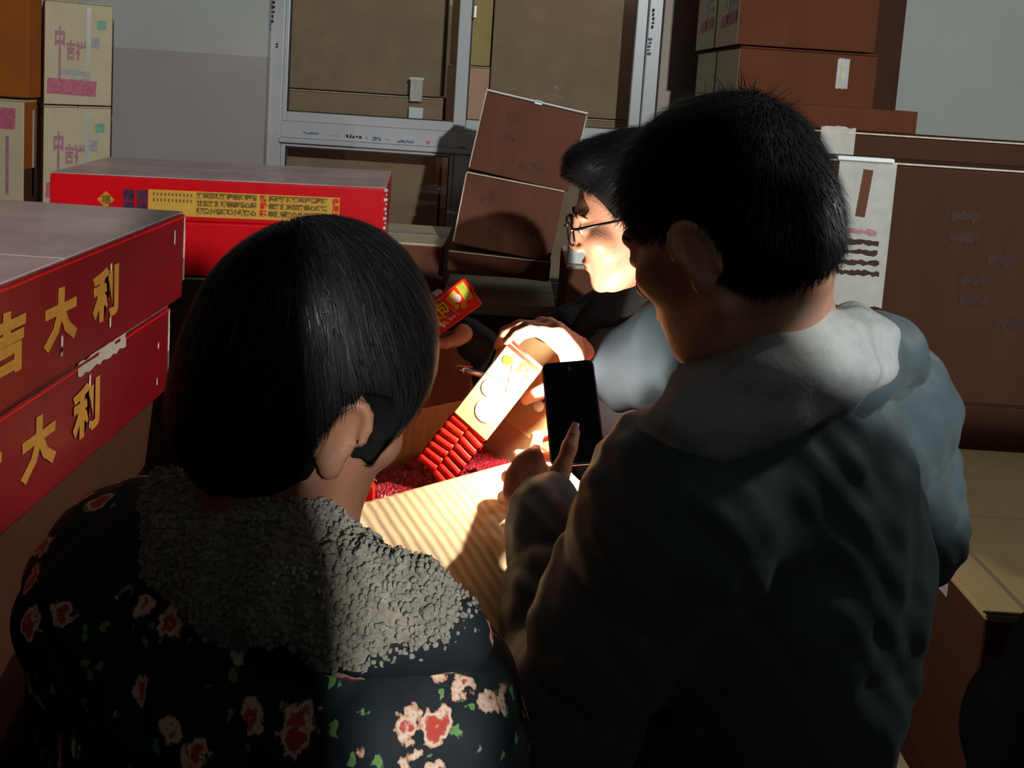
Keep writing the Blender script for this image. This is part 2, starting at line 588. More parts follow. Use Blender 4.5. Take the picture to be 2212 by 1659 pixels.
def solid(ps, h, mod=None, pad=0.03):
    """mesh of the zero level; ps: primitives, mod(X, D): extra relief"""
    lo = np.full(3, 1e9)
    hi = -lo
    for p in ps:
        if p[0] == 'e' and p[5] == 0:
            r = p[2].max()
            lo, hi = np.minimum(lo, p[1] - r), np.maximum(hi, p[1] + r)
        elif p[0] == 'c' and p[6] == 0:
            r = max(p[3], p[4])
            lo = np.minimum(lo, np.minimum(p[1], p[2]) - r)
            hi = np.maximum(hi, np.maximum(p[1], p[2]) + r)
    lo, hi = lo - pad, hi + pad
    B = 20
    nb = np.ceil((hi - lo) / (h * B)).astype(int)
    ii = np.stack(np.meshgrid(*[np.arange(n) for n in nb], indexing='ij'), -1).reshape(-1, 3)
    ctr = lo + (ii + 0.5) * h * B
    rad = h * (B / 2 + 1) * math.sqrt(3)
    D = field(ps, ctr)
    ii = ii[np.abs(D) < 1.5 * rad + 0.03]
    ax = np.arange(B + 2)
    loc = np.stack(np.meshgrid(ax, ax, ax, indexing='ij'), -1)
    keys, pts, quads = [], [], []
    BIG = 1 << 20

    def key(g):
        return (g[..., 0].astype(np.int64) + 8) * BIG * BIG + (g[..., 1] + 8) * BIG + (g[..., 2] + 8)
    for b in ii:
        base = b * B - 1
        X = lo + (loc + base) * h
        c0 = lo + (b + 0.5) * B * h
        near = []
        for p in ps:
            d, k, op = prim(p, c0[None])
            if op == 2 or d[0] < 1.5 * rad + k + 0.02:
                near.append(p)
        if not near:
            continue
        Fv = field(near, X)
        if mod is not None:
            Fv = mod(X, Fv)
        S = Fv < 0
        if S.all() or not S.any():
            continue
        n = B + 1
        corners = [(i, j, k) for i in (0, 1) for j in (0, 1) for k in (0, 1)]
        cnt = sum(S[i:i + n, j:j + n, k:k + n].astype(np.int8) for i, j, k in corners)
        act = np.argwhere((cnt > 0) & (cnt < 8))
        if len(act) == 0:
            continue
        acc = np.zeros((len(act), 3))
        num = np.zeros(len(act))
        for a in range(3):
            o1, o2 = [x for x in range(3) if x != a]
            for u in (0, 1):
                for v in (0, 1):
                    s = np.zeros(3, int)
                    s[o1], s[o2] = u, v
                    e = s.copy()
                    e[a] = 1
                    i0, i1 = act + s, act + e
                    f0 = Fv[i0[:, 0], i0[:, 1], i0[:, 2]]
                    f1 = Fv[i1[:, 0], i1[:, 1], i1[:, 2]]
                    cr = (f0 < 0) != (f1 < 0)
                    t = np.where(cr, f0 / np.where(cr, f0 - f1, 1), 0)
                    q = i0 + 0.0
                    q[:, a] += t
                    acc += np.where(cr[:, None], q, 0)
                    num += cr
        vert = lo + (acc / num[:, None] + base) * h
        keys.append(key(act + base))
        pts.append(vert)
        for a in range(3):
            o1, o2 = (a + 1) % 3, (a + 2) % 3
            sl0 = [slice(1, B + 1)] * 3
            sl1 = [slice(1, B + 1)] * 3
            sl1[a] = slice(2, B + 2)
            A0, A1 = S[tuple(sl0)], S[tuple(sl1)]
            for flip in (False, True):
                e = np.argwhere((A0 & ~A1) if not flip else (~A0 & A1)) + 1
                if len(e) == 0:
                    continue
                q = []
                for u, v in ((-1, -1), (0, -1), (0, 0), (-1, 0)):
                    g = e.copy()
                    g[:, o1] += u
                    g[:, o2] += v
                    q.append(key(g + base))
                q = np.stack(q, 1)
                quads.append(q[:, ::-1] if flip else q)
    K = np.concatenate(keys)
    V = np.concatenate(pts)
    Q = np.concatenate(quads)
    uk, first = np.unique(K, return_index=True)
    V = V[first]
    idx = np.searchsorted(uk, Q)
    idx = np.clip(idx, 0, len(uk) - 1)
    ok = (uk[idx] == Q).all(1)
    return V, idx[ok]


def solid_part(name, ps, h, m, parent, mod=None):
    V, Q = solid(ps, h, mod)
    me = np_mesh(V, Q)
    o = link_mesh(name, me, m, parent, smooth=True, world_pts=True)
    return o, V


def grad(ps, X, e=0.002):
    g = np.stack([field(ps, X + np.eye(3)[a] * e) - field(ps, X - np.eye(3)[a] * e) for a in range(3)], -1)
    return g / (np.linalg.norm(g, axis=-1, keepdims=True) + 1e-9)


def ribbons(paths, nrm, width, taper=True):
    """paths: (n, seg, 3); one thin ribbon per path, two faces turned to make it visible from all round"""
    n, s, _ = paths.shape
    t = np.gradient(paths, axis=1)
    side = np.cross(t, nrm)
    side /= np.linalg.norm(side, axis=-1, keepdims=True) + 1e-9
    w = np.full(s, 1.0)
    if taper:
        w = np.linspace(1.0, 0.15, s)
    w = width * w[None, :, None]
    V = np.stack([paths - side * w / 2, paths + side * w / 2], 2)
    i = np.arange(n)[:, None] * s * 2 + np.arange(s - 1)[None] * 2
    Q = np.stack([i, i + 1, i + 3, i + 2], -1).reshape(-1, 4)
    return V.reshape(-1, 3), Q


def tint(m, base, name):
    return m


# anatomy --------------------------------------------------------------------
def head_matrix(origin, heading, pitch, tilt=0.0, s=1.0):
    hx, hy = heading
    l = math.hypot(hx, hy)
    hx, hy = hx / l, hy / l
    f = Vector((math.cos(pitch) * hx, math.cos(pitch) * hy, -math.sin(pitch)))
    u = Vector((math.sin(pitch) * hx, math.sin(pitch) * hy, math.cos(pitch)))
    r = f.cross(u)
    Rm = Matrix((r, f, u)).transposed() @ Matrix.Rotation(tilt, 3, 'Y')
    return Matrix.Translation(Vector(origin)) @ (Rm.to_4x4() @ Matrix.Scale(s, 4))


def head_parts(M):
    R = np.array(M.to_3x3().normalized())
    s = M.to_scale()[0]

    def e(c, r, k=0.012, op=0, rot=None):
        Rl = R if rot is None else R @ np.array(rot)
        return E(M @ Vector(c), [x * s for x in r], Rl, k, op)

    def c(a, b, ra, rb, k=0.01, op=0):
        return C(M @ Vector(a), M @ Vector(b), ra * s, rb * s, k, op)
    ps = [e((0, -0.014, 0.036), (0.076, 0.096, 0.086)), e((0, 0.030, -0.030), (0.062, 0.066, 0.088), 0.03),
          e((0, 0.046, -0.082), (0.046, 0.044, 0.034), 0.025), e((0, 0.080, -0.106), (0.020, 0.016, 0.015), 0.018),
          c((-0.055, 0.0, -0.065), (-0.03, 0.06, -0.098), 0.016, 0.016, 0.02), c((0.055, 0.0, -0.065), (0.03, 0.06, -0.098), 0.016, 0.016, 0.02),
          c((-0.036, 0.084, 0.022), (0.036, 0.084, 0.022), 0.010, 0.010, 0.014),
          e((-0.046, 0.062, -0.024), (0.020, 0.022, 0.020), 0.02), e((0.046, 0.062, -0.024), (0.020, 0.022, 0.020), 0.02),
          e((-0.032, 0.104, 0.000), (0.017, 0.016, 0.011), 0.01, 1), e((0.032, 0.104, 0.000), (0.017, 0.016, 0.011), 0.01, 1),
          e((-0.032, 0.080, 0.000), (0.015, 0.013, 0.012), 0.006), e((0.032, 0.080, 0.000), (0.015, 0.013, 0.012), 0.006),
          c((0, 0.092, 0.012), (0, 0.108, -0.030), 0.007, 0.0115, 0.010), e((-0.011, 0.100, -0.037), (0.008, 0.010, 0.007), 0.006), e((0.011, 0.100, -0.037), (0.008, 0.010, 0.007), 0.006),
          e((0, 0.090, -0.063), (0.024, 0.012, 0.0055), 0.006), e((0, 0.088, -0.074), (0.020, 0.012, 0.0065), 0.006),
          e((0, 0.102, -0.0685), (0.022, 0.006, 0.0016), 0.003, 1)]
    for sx in (-1, 1):
        rot = (Matrix.Rotation(-sx * 0.42, 3, 'Z') @ Matrix.Rotation(-0.22, 3, 'X'))
        o = Vector((sx * 0.081, -0.006, -0.014))
        ps += [e(o, (0.0070, 0.0185, 0.031), 0.006, 0, rot), e(o + Vector((sx * 0.010, 0.003, 0.001)), (0.0065, 0.011, 0.019), 0.005, 1, rot)]
        rm = Matrix(rot)
        hx = [o + rm @ Vector((sx * 0.0055, 0.0175 * math.cos(a), 0.029 * math.sin(a))) for a in np.linspace(0.15, 4.0, 10)]
        ps += [c(hx[i], hx[i + 1], 0.0048, 0.0048, 0.003) for i in range(9)]
        ps += [
               e(o + Vector((0, 0.004, -0.028)), (0.007, 0.010, 0.011), 0.006, 0, rot)]
    return ps


def brow_parts(M, parent):
    for sx in (-1, 1):
        pts = [M @ Vector((sx * x, y, z)) for x, y, z in ((0.014, 0.097, 0.021), (0.027, 0.096, 0.027), (0.042, 0.087, 0.025), (0.052, 0.076, 0.018))]
        me = tube_mesh(pts, [0.002, 0.0032, 0.0028, 0.001], 6)
        link_mesh('eyebrow', me, 'eyebrow', parent, smooth=True, world_pts=True)
        c = M @ Vector((sx * 0.032, 0.0855, -0.001))
        bm = bmesh.new()
        bmesh.ops.create_uvsphere(bm, u_segments=12, v_segments=8, radius=0.0098)
        bm.transform(Matrix.Translation(c))
        me = bpy.data.meshes.new('m')
        bm.to_mesh(me)
        bm.free()
        eye = link_mesh('eye', me, 'eye_white', parent, smooth=True, world_pts=True)
        bm = bmesh.new()
        bmesh.ops.create_uvsphere(bm, u_segments=10, v_segments=6, radius=0.0048)
        bm.transform(Matrix.Translation(M @ Vector((sx * 0.032, 0.0915, -0.003))))
        me = bpy.data.meshes.new('m')
        bm.to_mesh(me)
        bm.free()
        ir = link_mesh('iris', me, 'iris', eye, smooth=True)
        ir.matrix_parent_inverse = Matrix.Identity(4)


def hand_parts(wrist, mcps, fingers, thumb, rw=0.024):
    """palm webbed from the wrist to four knuckles, four jointed fingers, a thumb leaving the side of the palm"""
    ps = []
    w = np.array(wrist)
    for i, m in enumerate(mcps):
        m = np.array(m)
        ps.append(C(w + (m - w) * 0.05, m, rw * 0.80, 0.0125, 0.012))
        if i:
            ps.append(C(np.array(mcps[i - 1]), m, 0.0115, 0.0115, 0.010))
    t = [np.array(x) for x in thumb]
    mid = (w + np.array(mcps[0])) / 2
    ps += [C(t[0], mid, 0.016, 0.013, 0.012), C(t[0], t[1], 0.0165, 0.0125, 0.012), C(t[1], t[2], 0.0115, 0.0105, 0.006), C(t[2], t[3], 0.0105, 0.0088, 0.005)]
    for (m, f) in zip(mcps, fingers):
        q = [np.array(m)] + [np.array(x) for x in f]
        rr = [0.0098, 0.0088, 0.0080, 0.0068]
        for a in range(3):
            ps.append(C(q[a], q[a + 1], rr[a], rr[a + 1], 0.0035))
    return ps


def nail(tip, prev, outward, parent, size=0.0075):
    tip, prev, o = Vector(tip), Vector(prev), Vector(outward).normalized()
    f = (tip - prev).normalized()
    o = (o - f * o.dot(f)).normalized()
    s = f.cross(o)
    V, Fc = [], []
    nx, ny = 6, 6
    for i in range(nx + 1):
        for j in range(ny + 1):
            a = (i / nx - 0.5) * 1.7
            b = j / ny
            wv = size * (1.0 - 0.25 * max(0, b - 0.6) ** 2 / 0.16)
            V.append(tip - f * 0.011 + f * (b * 0.017) + (s * math.sin(a) + o * (math.cos(a) - 1)) * wv + o * (0.0098 - 0.0022 * b * b))
    for i in range(nx):
        for j in range(ny):
            q = i * (ny + 1) + j
            Fc.append((q, q + ny + 1, q + ny + 2, q + 1))
    link_mesh('fingernail', mesh_of(V, Fc), 'nail', parent, smooth=True, world_pts=True)


def limbs(J, k=0.03):
    """body under the clothes: neck, trunk, arms to the wrists, legs and feet as one surface with the head and hands"""
    g = {a: np.array(b) for a, b in J.items()}
    mid = (g['shL'] + g['shR']) / 2
    hipL, hipR = g['hipL'], g['hipR']
    ps = [C(g['skull'], g['neck'], 0.053, 0.058, 0.02), C(g['neck'], mid, 0.057, 0.06, 0.03), C(g['shL'], g['shR'], 0.045, 0.045, k),
          C(mid, (hipL + hipR) / 2, 0.085, 0.10, 0.05), C(hipL, hipR, 0.08, 0.08, k)]
    for s in 'LR':
        ps += [C(g['sh' + s], g['el' + s], 0.045, 0.037, k), C(g['el' + s], g['wr' + s], 0.037, 0.025, 0.015),
               C(g['hip' + s], g['kn' + s], 0.075, 0.052, k), C(g['kn' + s], g['an' + s], 0.05, 0.035, k), C(g['an' + s], g['to' + s], 0.033, 0.026, k)]
    return ps


def legwear(J, parent):
    g = {a: np.array(b) for a, b in J.items()}
    ps = []
    for s in 'LR':
        ps += [C(g['hip' + s], g['kn' + s], 0.098, 0.076, 0.04), C(g['kn' + s], g['an' + s], 0.074, 0.064, 0.04)]
    ps += [C(g['hipL'], g['hipR'], 0.115, 0.115, 0.04), PL((0, 0, -1), -0.07, 0.005, 2)]
    solid_part('trousers', ps, 0.012, 'trousers', parent)
    for s in 'LR':
        a, b = g['an' + s].copy(), g['to' + s].copy()
        a[2] = b[2] = 0.04
        solid_part('shoe', [C(a, b, 0.043, 0.040, 0.02), C(a, a + np.array((0, 0, 0.05)), 0.043, 0.045, 0.02), PL((0, 0, -1), 0.0, 0.004, 2)], 0.008, 'shoe_black', parent)


def wrinkle(amp, sc, seed):
    r = np.random.default_rng(seed)
    ks = r.normal(size=(7, 3)) * sc
    ph = r.uniform(0, 6.28, 7)

    def f(X, D):
        w = sum(np.sin(X @ ks[i] + ph[i]) * (0.6 if i > 3 else 1.0) for i in range(7))
        return D + amp * w / 3.0
    return f
# ------------------------------------------------------------------ the room
WY = 3.0          # inner face of the window wall


def struct(name, lst, m, bevel=0.0):
    o = boxes(name, lst, m, None, bevel)
    o['kind'] = 'structure'
    return o


XL, XR, YB, ZC = -2.7, 2.50, -3.0, 3.10
struct('floor', [((-0.1, 0.2, -0.05), (5.6, 7.2, 0.1))], 'concrete')
struct('ceiling', [((-0.1, 0.2, ZC + 0.05), (5.6, 7.2, 0.1))], 'bare_concrete')
struct('wall_left', [((XL - 0.05, 0.2, ZC / 2), (0.1, 7.2, ZC))], 'bare_concrete')
struct('wall_right', [((XR + 0.05, 0.2, ZC / 2), (0.1, 7.2, ZC))], 'bare_concrete')
struct('wall_front', [((-0.1, YB - 0.05, ZC / 2), (5.6, 0.1, ZC))], 'bare_concrete')
# added unseen blocker behind the camera, its top edge cut to shape shadows
def blocker():
    prof = [(XL, 0), (XR, 0), (XR, 2.0), (0.90, 2.0), (0.84, 1.89), (0.80, 1.89), (0.76, 1.91), (0.70, 1.955), (0.612, 1.98), (0.605, 2.085), (0.570, 2.085), (0.565, 2.13), (0.42, 2.13), (0.41, 1.72), (0.340, 1.72), (0.322, 2.13), (0.250, 2.13), (0.220, 2.02), (0.198, 1.985), (0.18, 1.90), (0.175, 1.86), (XL, 1.86)]
    n = len(prof)
    V = [(x, -0.52, z) for x, z in prof] + [(x, -0.50, z) for x, z in prof]
    Fc = [tuple(range(n)), tuple(range(2 * n - 1, n - 1, -1))] + [(i, n + i, n + (i + 1) % n, (i + 1) % n) for i in range(n)]
    o = link_mesh('shadow_blocker', mesh_of(V, Fc), 'bare_concrete')
    o['kind'] = 'structure'


blocker()
# window opening
wx0, wx1 = P(574, 200, WY).x, P(1428, 130, WY).x
wz0, wz1 = 0.80, 2.42
zp = P(400, 112, WY).z            # where the lower shade put into the wall colour ends


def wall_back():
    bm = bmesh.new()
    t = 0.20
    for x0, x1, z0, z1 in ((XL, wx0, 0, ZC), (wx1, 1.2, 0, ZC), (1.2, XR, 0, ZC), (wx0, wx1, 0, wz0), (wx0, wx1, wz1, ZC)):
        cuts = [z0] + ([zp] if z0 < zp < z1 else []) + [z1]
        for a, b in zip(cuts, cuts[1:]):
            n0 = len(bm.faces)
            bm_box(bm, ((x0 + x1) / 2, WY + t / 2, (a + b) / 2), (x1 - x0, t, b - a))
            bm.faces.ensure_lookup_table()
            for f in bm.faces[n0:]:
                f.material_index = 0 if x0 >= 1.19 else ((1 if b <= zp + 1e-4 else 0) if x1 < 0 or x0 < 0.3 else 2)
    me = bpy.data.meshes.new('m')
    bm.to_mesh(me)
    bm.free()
    o = link_mesh('wall_back', me, ['wall_paint_white', 'wall_grey_shade', 'wall_tan_paint_bounce'])
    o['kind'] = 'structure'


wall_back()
# neighbouring room behind the window
struct('wall_next_room', [((-0.2, 4.25, 1.475), (3.6, 0.1, 2.95)), ((-2.0, 3.72, 1.475), (0.1, 1.04, 2.95)), ((1.6, 3.72, 1.475), (0.1, 1.04, 2.95)),
                          ((-0.2, 3.72, 2.95), (3.6, 1.1, 0.1)), ((-0.2, 3.72, -0.05), (3.6, 1.1, 0.1))], 'wall_tan_paint_bounce')


def build_window():
    y = WY + 0.03
    xd0, xd1 = P(985, 150, y).x, P(1012, 150, y).x
    zr1, zr0 = P(800, 262, y).z, P(800, 318, y).z
    win = thing('window_1', None, None, ((wx0 + wx1) / 2, y, wz0))
    win['kind'] = 'structure'
    o = Vector(win.location)

    def bar(name, x0, x1, z0, z1, d0=0.0, d1=0.06, m='upvc', bev=0.004):
        me = box_mesh(((x0 + x1) / 2 - o.x, y + (d0 + d1) / 2 - o.y, (z0 + z1) / 2 - o.z), (x1 - x0, d1 - d0, z1 - z0), bev, 2)
        return link_mesh(name, me, m, win)
    f = 0.055
    bar('jamb', wx0, wx0 + f, wz0, wz1)
    bar('jamb', wx1 - f, wx1, wz0, wz1)
    bar('head_rail', wx0 + f, wx1 - f, wz1 - f, wz1)
    bar('transom', wx0 + f, wx1 - f, zr0 + 0.018, zr1 - 0.02, -0.006, 0.06)
    bar('transom_lip', wx0 + f, wx1 - f, zr0 - 0.002, zr0 + 0.018, -0.022, 0.05)
    bar('bottom_rail', wx0 + f, wx1 - f, wz0, wz0 + f)
    # sliding sashes
    lx0, lx1 = P(622, 130, y).x, P(985, 150, y).x
    rx0, rx1 = P(1012, 150, y).x, P(1370, 130, y).x
    for nm, a, b, dd in (('left', wx0 + f, xd1, 0.004), ('right', xd1, wx1 - f, 0.022)):
        ga, gb = (lx0, lx1) if nm == 'left' else (rx0, rx1)
        z0 = P(800, 252 if nm == 'left' else 246, y).z
        sash = bar('sash_stile', a, ga, zr1 - 0.02, wz1 - f, dd, dd + 0.03)
        bar('sash_stile', gb, b, zr1 - 0.02, wz1 - f, dd, dd + 0.03)
        bar('sash_rail', ga, gb, zr1 - 0.02, z0, dd, dd + 0.03)
        bar('sash_rail', ga, gb, wz1 - f - 0.06, wz1 - f, dd, dd + 0.03)
        s = 0.004
        for q in ((ga, ga + s, z0, wz1 - f - 0.06), (gb - s, gb, z0, wz1 - f - 0.06), (ga + s, gb - s, z0, z0 + s)):
            bar('seal', *q, dd + 0.006, dd + 0.02, 'rubber_seal', 0.0)
        bar('pane', ga, gb, z0, wz1 - f - 0.06, dd + 0.013, dd + 0.0172, 'window_glass', 0.0)
    # lower fixed lights
    mx = P(990, 420, y).x
    bar('mullion', mx - 0.026, mx + 0.026, wz0 + f, zr0, 0.0, 0.06)
    for a, b in ((wx0 + f, mx - 0.026), (mx + 0.026, wx1 - f)):
        s = 0.018
        for q in ((a, a + s, wz0 + f, zr0), (b - s, b, wz0 + f, zr0), (a + s, b - s, zr0 - s, zr0), (a + s, b - s, wz0 + f, wz0 + f + s)):
            bar('glazing_bead', *q, 0.006, 0.04)
        for q in ((a + s, a + s + 0.004, wz0 + f, zr0 - s), (b - s - 0.004, b - s, wz0 + f, zr0 - s), (a + s, b - s, zr0 - s - 0.004, zr0 - s)):
            bar('seal', *q, 0.01, 0.02, 'rubber_seal', 0.0)
        bar('pane', a + s, b - s, wz0 + f, zr0 - s, 0.018, 0.0222, 'window_glass', 0.0)
    # latch on the meeting stile
    bar('latch', xd1 + 0.004, xd1 + 0.018, P(1022, 40, y).z, P(1022, 10, y).z, -0.006, 0.02, 'silver')
    # blurred print on the protective film: along the transom and up the jambs
    yy = -0.0075

    def mark(px, py, w, h, m, vert=False, glyphs=0):
        p = P(px, py, y + yy)
        if glyphs:
            rnd = random.Random(px)
            bm = bmesh.new()
            n = glyphs
            for i in range(n):
                u = (i + 0.5) / n - 0.5
                for kk in range(3):
                    ww, hh = (w / n * rnd.uniform(0.3, 0.8), h * rnd.uniform(0.2, 0.45))
                    dx, dz = rnd.uniform(-.15, .15) * w / n, rnd.uniform(-.3, .3) * h
                    if vert:
                        ww, hh = w * rnd.uniform(0.25, 0.5), h / n * rnd.uniform(.3, .8)
                        bm_box(bm, (p.x - o.x + rnd.uniform(-.25, .25) * w, yy - 0.0004 * kk, p.z - o.z + u * h), (ww, 0.0006, hh))
                    else:
                        bm_box(bm, (p.x - o.x + u * w + dx, yy - 0.0004 * kk, p.z - o.z + dz), (ww, 0.0006, hh))
            me = bpy.data.meshes.new('m')
            bm.to_mesh(me)
            bm.free()
        else:
            me = box_mesh((p.x - o.x, yy, p.z - o.z), (w, 0.0008, h), 0.0)
        link_mesh('film_print', me, m, win)
    for px, py, w, h, m, gl in ((672, 288, 0.062, 0.012, 'print_blue', 10), (723, 293, 0.036, 0.010, 'print_grey', 5), (764, 295, 0.062, 0.014, 'print_faint', 5), (792, 299, 0.012, 0.014, 'print_green', 2),
                              (814, 300, 0.034, 0.015, 'print_blue', 4), (838, 302, 0.022, 0.012, 'print_orange', 2), (876, 306, 0.066, 0.014, 'print_blue', 9),
                              (925, 308, 0.018, 0.022, 'print_pink', 3), (957, 313, 0.04, 0.008, 'print_grey', 5), (1000, 319, 0.03, 0.01, 'print_blue', 4)):
        mark(px, py, w, h, m, False, gl)
    for px, py, w, h, m, gl in ((590, 20, 0.014, 0.11, 'print_faint', 6), (583, 40, 0.012, 0.07, 'print_blue', 4), (583, 57, 0.012, 0.04, 'print_blue', 2), (1411, 40, 0.012, 0.08, 'print_faint', 5), (1404, 100, 0.018, 0.07, 'print_blue', 5), (576, 88, 0.008, 0.05, 'print_faint', 3), (598, 98, 0.014, 0.02, 'print_faint', 2)):
        mark(px, py, w, h, m, True, gl)


build_window()

# ------------------------------------------------------------------ cartons behind the glass
def span(px0, px1, py, y):
    a, b = P(px0, py, y), P(px1, py, y)
    return a.x, b.x


def behind(label, x0, x1, z0, z1, body='cardboard_grey', y=3.24, d=0.22, yaw=0.0, **kw):
    return carton(label, ((x0 + x1) / 2, y + d / 2, z0), (x1 - x0, d, z1 - z0 - 0.004), yaw, body=body, **kw)


bx = [P(px, 130, 3.26).x for px in (560, 640, 952, 992, 1062, 1440)]
zt = P(780, 200, 3.26).z
base_z = zt - 0.74
bt = behind('broad brown carton at the bottom behind the left window pane, under the widest one', bx[0] - 0.05, bx[2], 0.002, base_z, y=3.27)
behind('brown carton behind the lower left window pane, topped by a crease line', bx[0] - 0.05, bx[2] + 0.02, base_z, zt, y=3.26)
behind('widest brown carton behind the upper left window pane', bx[0] - 0.05, bx[2], zt, zt + 0.72, y=3.30)
zc = P(1035, 142, 3.26).z
pk = behind('narrow pink carton standing on end behind the window divider', bx[2] + 0.03, bx[4] - 0.005, zc - 0.62, zc, body='pink_card', y=3.27, faces={'-y': 'pink_card'})
behind('narrow tan carton on top of the pink one behind the window divider', bx[2] + 0.035, bx[4] - 0.008, zc, zc + 0.42, body='flap_tan', y=3.28)
behind('brown carton low behind the window divider, under the pink one', bx[2] + 0.03, bx[4] - 0.005, 0.002, zc - 0.62, y=3.27)
zt2 = P(1330, 258, 3.26).z
behind('large brown carton behind the right window pane', bx[4], bx[5] - 0.03, zt2, zt2 + 0.70, y=3.25)
behind('brown carton under the large one behind the right window pane', bx[4], bx[5], 0.002, zt2, y=3.25)
# bright reflection in the left pane, built as white slips behind it
tg = thing('pane_reflection', 'small bright reflection low in the left window pane, built as white slips', 'reflection', P(897, 268, 3.225))
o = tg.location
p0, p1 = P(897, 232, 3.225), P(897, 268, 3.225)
link_mesh('lower_glare', box_mesh((0, 0.008, (p0.z - p1.z) / 2), (0.058, 0.03, p0.z - p1.z), 0.001), 'white_paper', tg)
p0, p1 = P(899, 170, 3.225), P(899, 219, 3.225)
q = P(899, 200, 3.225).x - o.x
link_mesh('upper_glare', box_mesh((q, 0.008, (p0.z + p1.z) / 2 - o.z), (0.050, 0.03, p0.z - p1.z), 0.001), 'scuff', tg)
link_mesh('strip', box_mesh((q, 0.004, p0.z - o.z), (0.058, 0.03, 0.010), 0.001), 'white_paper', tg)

# ------------------------------------------------------------------ cream and brown cartons at the left
def cream_print(t, dims, face='-y', mirror=False, band='low', sx=1.0):
    w, d, h = dims
    fw = w if face in ('-y', '+y') else d
    decal(t, dims, face, -0.02 * sx, -h / 2 + 0.062, fw * 0.72, 0.054, 'print_pink', 'printed_band', rot=-0.05)
    decal(t, dims, face, -fw * 0.28, 0.045, 0.1, 0.095, 'print_mauve', 'printed_character', text='中', fat=0.004, sx=0.36)
    decal(t, dims, face, -fw * 0.28, -0.025, 0.007, 0.135, 'print_mauve', 'printed_stroke')
    decal(t, dims, face, -fw * 0.12, 0.010, 0.1, 0.070, 'print_mauve', 'printed_character', text='吉', fat=0.003, sx=0.42)
    decal(t, dims, face, fw * 0.03, 0.010, 0.1, 0.070, 'print_mauve', 'printed_character', text='祥', fat=0.002, sx=0.5)
    decal(t, dims, face, fw * 0.33, 0.105, 0.030, 0.034, 'print_green', 'printed_emblem', ragged=0.006)
    decal(t, dims, face, fw * 0.24, 0.040, 0.026, 0.038, 'print_grey', 'printed_patch', ragged=0.006)
    decal(t, dims, face, -fw * 0.05, -0.068, fw * 0.44, 0.018, 'print_grey', 'printed_line', ragged=0.003, rot=-0.06)
    decal(t, dims, face, fw * 0.02, -0.092, fw * 0.30, 0.013, 'print_grey', 'printed_line', ragged=0.003, rot=-0.06)


ca, cb = P(95, 150, 2.66), P(242, 150, 2.775)
yw = math.atan2(cb.y - ca.y, cb.x - ca.x)
zs = P(168, 227, 2.72).z
hh = zs / 4
dims = (math.hypot(cb.x - ca.x, cb.y - ca.y), 0.22, hh - 0.004)
cc = (ca + cb) / 2 + Matrix.Rotation(yw, 3, 'Z') @ Vector((0, 0.11, 0))
nm = ['cream carton printed with red characters, lower one beside the grey wall', 'cream carton printed with red characters, topmost beside the grey wall']
for i in range(5):
    lab = nm[i - 3] if i >= 3 else ['hidden cream carton on the floor in the left corner stack', 'hidden cream carton second from the floor in the left corner stack', 'hidden cream carton third from the floor in the left corner stack'][i]
    t = carton(lab, (cc.x, cc.y, hh * i), dims, yw, faces={'-y': 'cream_card', '+y': 'cream_card', 'top': 'cream_card'}, side_tape=0.22, mouth='x', body='cardboard_orange', edge=False, tape=False)
    if i >= 3:
        cream_print(t, dims)
        decal(t, dims, '-y', dims[0] * 0.14, 0.06, 0.013, 0.21, 'clear_tape', 'tape', off=0.0016)
Y2 = 2.58
xr = P(52, 300, Y2).x
zt = P(30, 213, Y2).z
hh = zt / 4
dims = (0.30, 0.072, hh - 0.004)
for i in range(4):
    t = carton(['hidden cream carton on the floor at the far left', 'hidden cream carton second from the floor at the far left', 'hidden cream carton third from the floor at the far left',
                'cream carton with a pink square at the far left edge of the picture'][i], (xr - 0.15, Y2 + 0.036, hh * i), dims, body='cardboard_orange', faces={'-y': 'cream_card', 'top': 'cream_card'}, tape=False, edge=False)
    if i == 3:
        decal(t, dims, '-y', 0.15 - 0.075, hh / 2 - 0.066, 0.09, 0.072, 'print_pink', 'printed_band')
        decal(t, dims, '-y', 0.15 - 0.056, -0.04, 0.011, 0.20, 'print_mauve', 'printed_stroke')
        decal(t, dims, '-y', 0.15 - 0.10, 0.015, 0.03, 0.02, 'print_grey', 'printed_patch', ragged=0.003)
        decal(t, dims, '+x', 0.012, 0.0, 0.010, 0.30, 'clear_tape', 'tape')
        decal(t, dims, '+x', 0.0, -0.11, 0.07, 0.12, 'cardboard_dark', 'shadowed_print')  # dark patch on the brown side
xr2 = P(60, 100, Y2).x
carton('plain orange-brown carton in the upper left corner of the picture', (xr2 - 0.2, Y2 + 0.04, zt + 0.004), (0.40, 0.072, 0.40), body='cardboard_orange', tape=False, edge=False)

# ------------------------------------------------------------------ red firework cartons
def red_carton(label, loc, dims, body, lid=0.0):
    t = thing('firework_carton', label, 'box', loc)
    w, d, h = dims
    link_mesh('body', box_mesh((0, 0, h / 2), (w, d, h), 0.004, 2), body, t)
    link_mesh('flap', box_mesh((0, d / 4, h + 0.0015), (w - 0.004, d / 2 - 0.002, 0.003), 0.001, 1), 'red_dusty_sheen', t)
    link_mesh('flap', box_mesh((0, -d / 4, h + 0.0015), (w - 0.004, d / 2 - 0.002, 0.003), 0.001, 1), 'red_dusty_sheen', t)
    return t


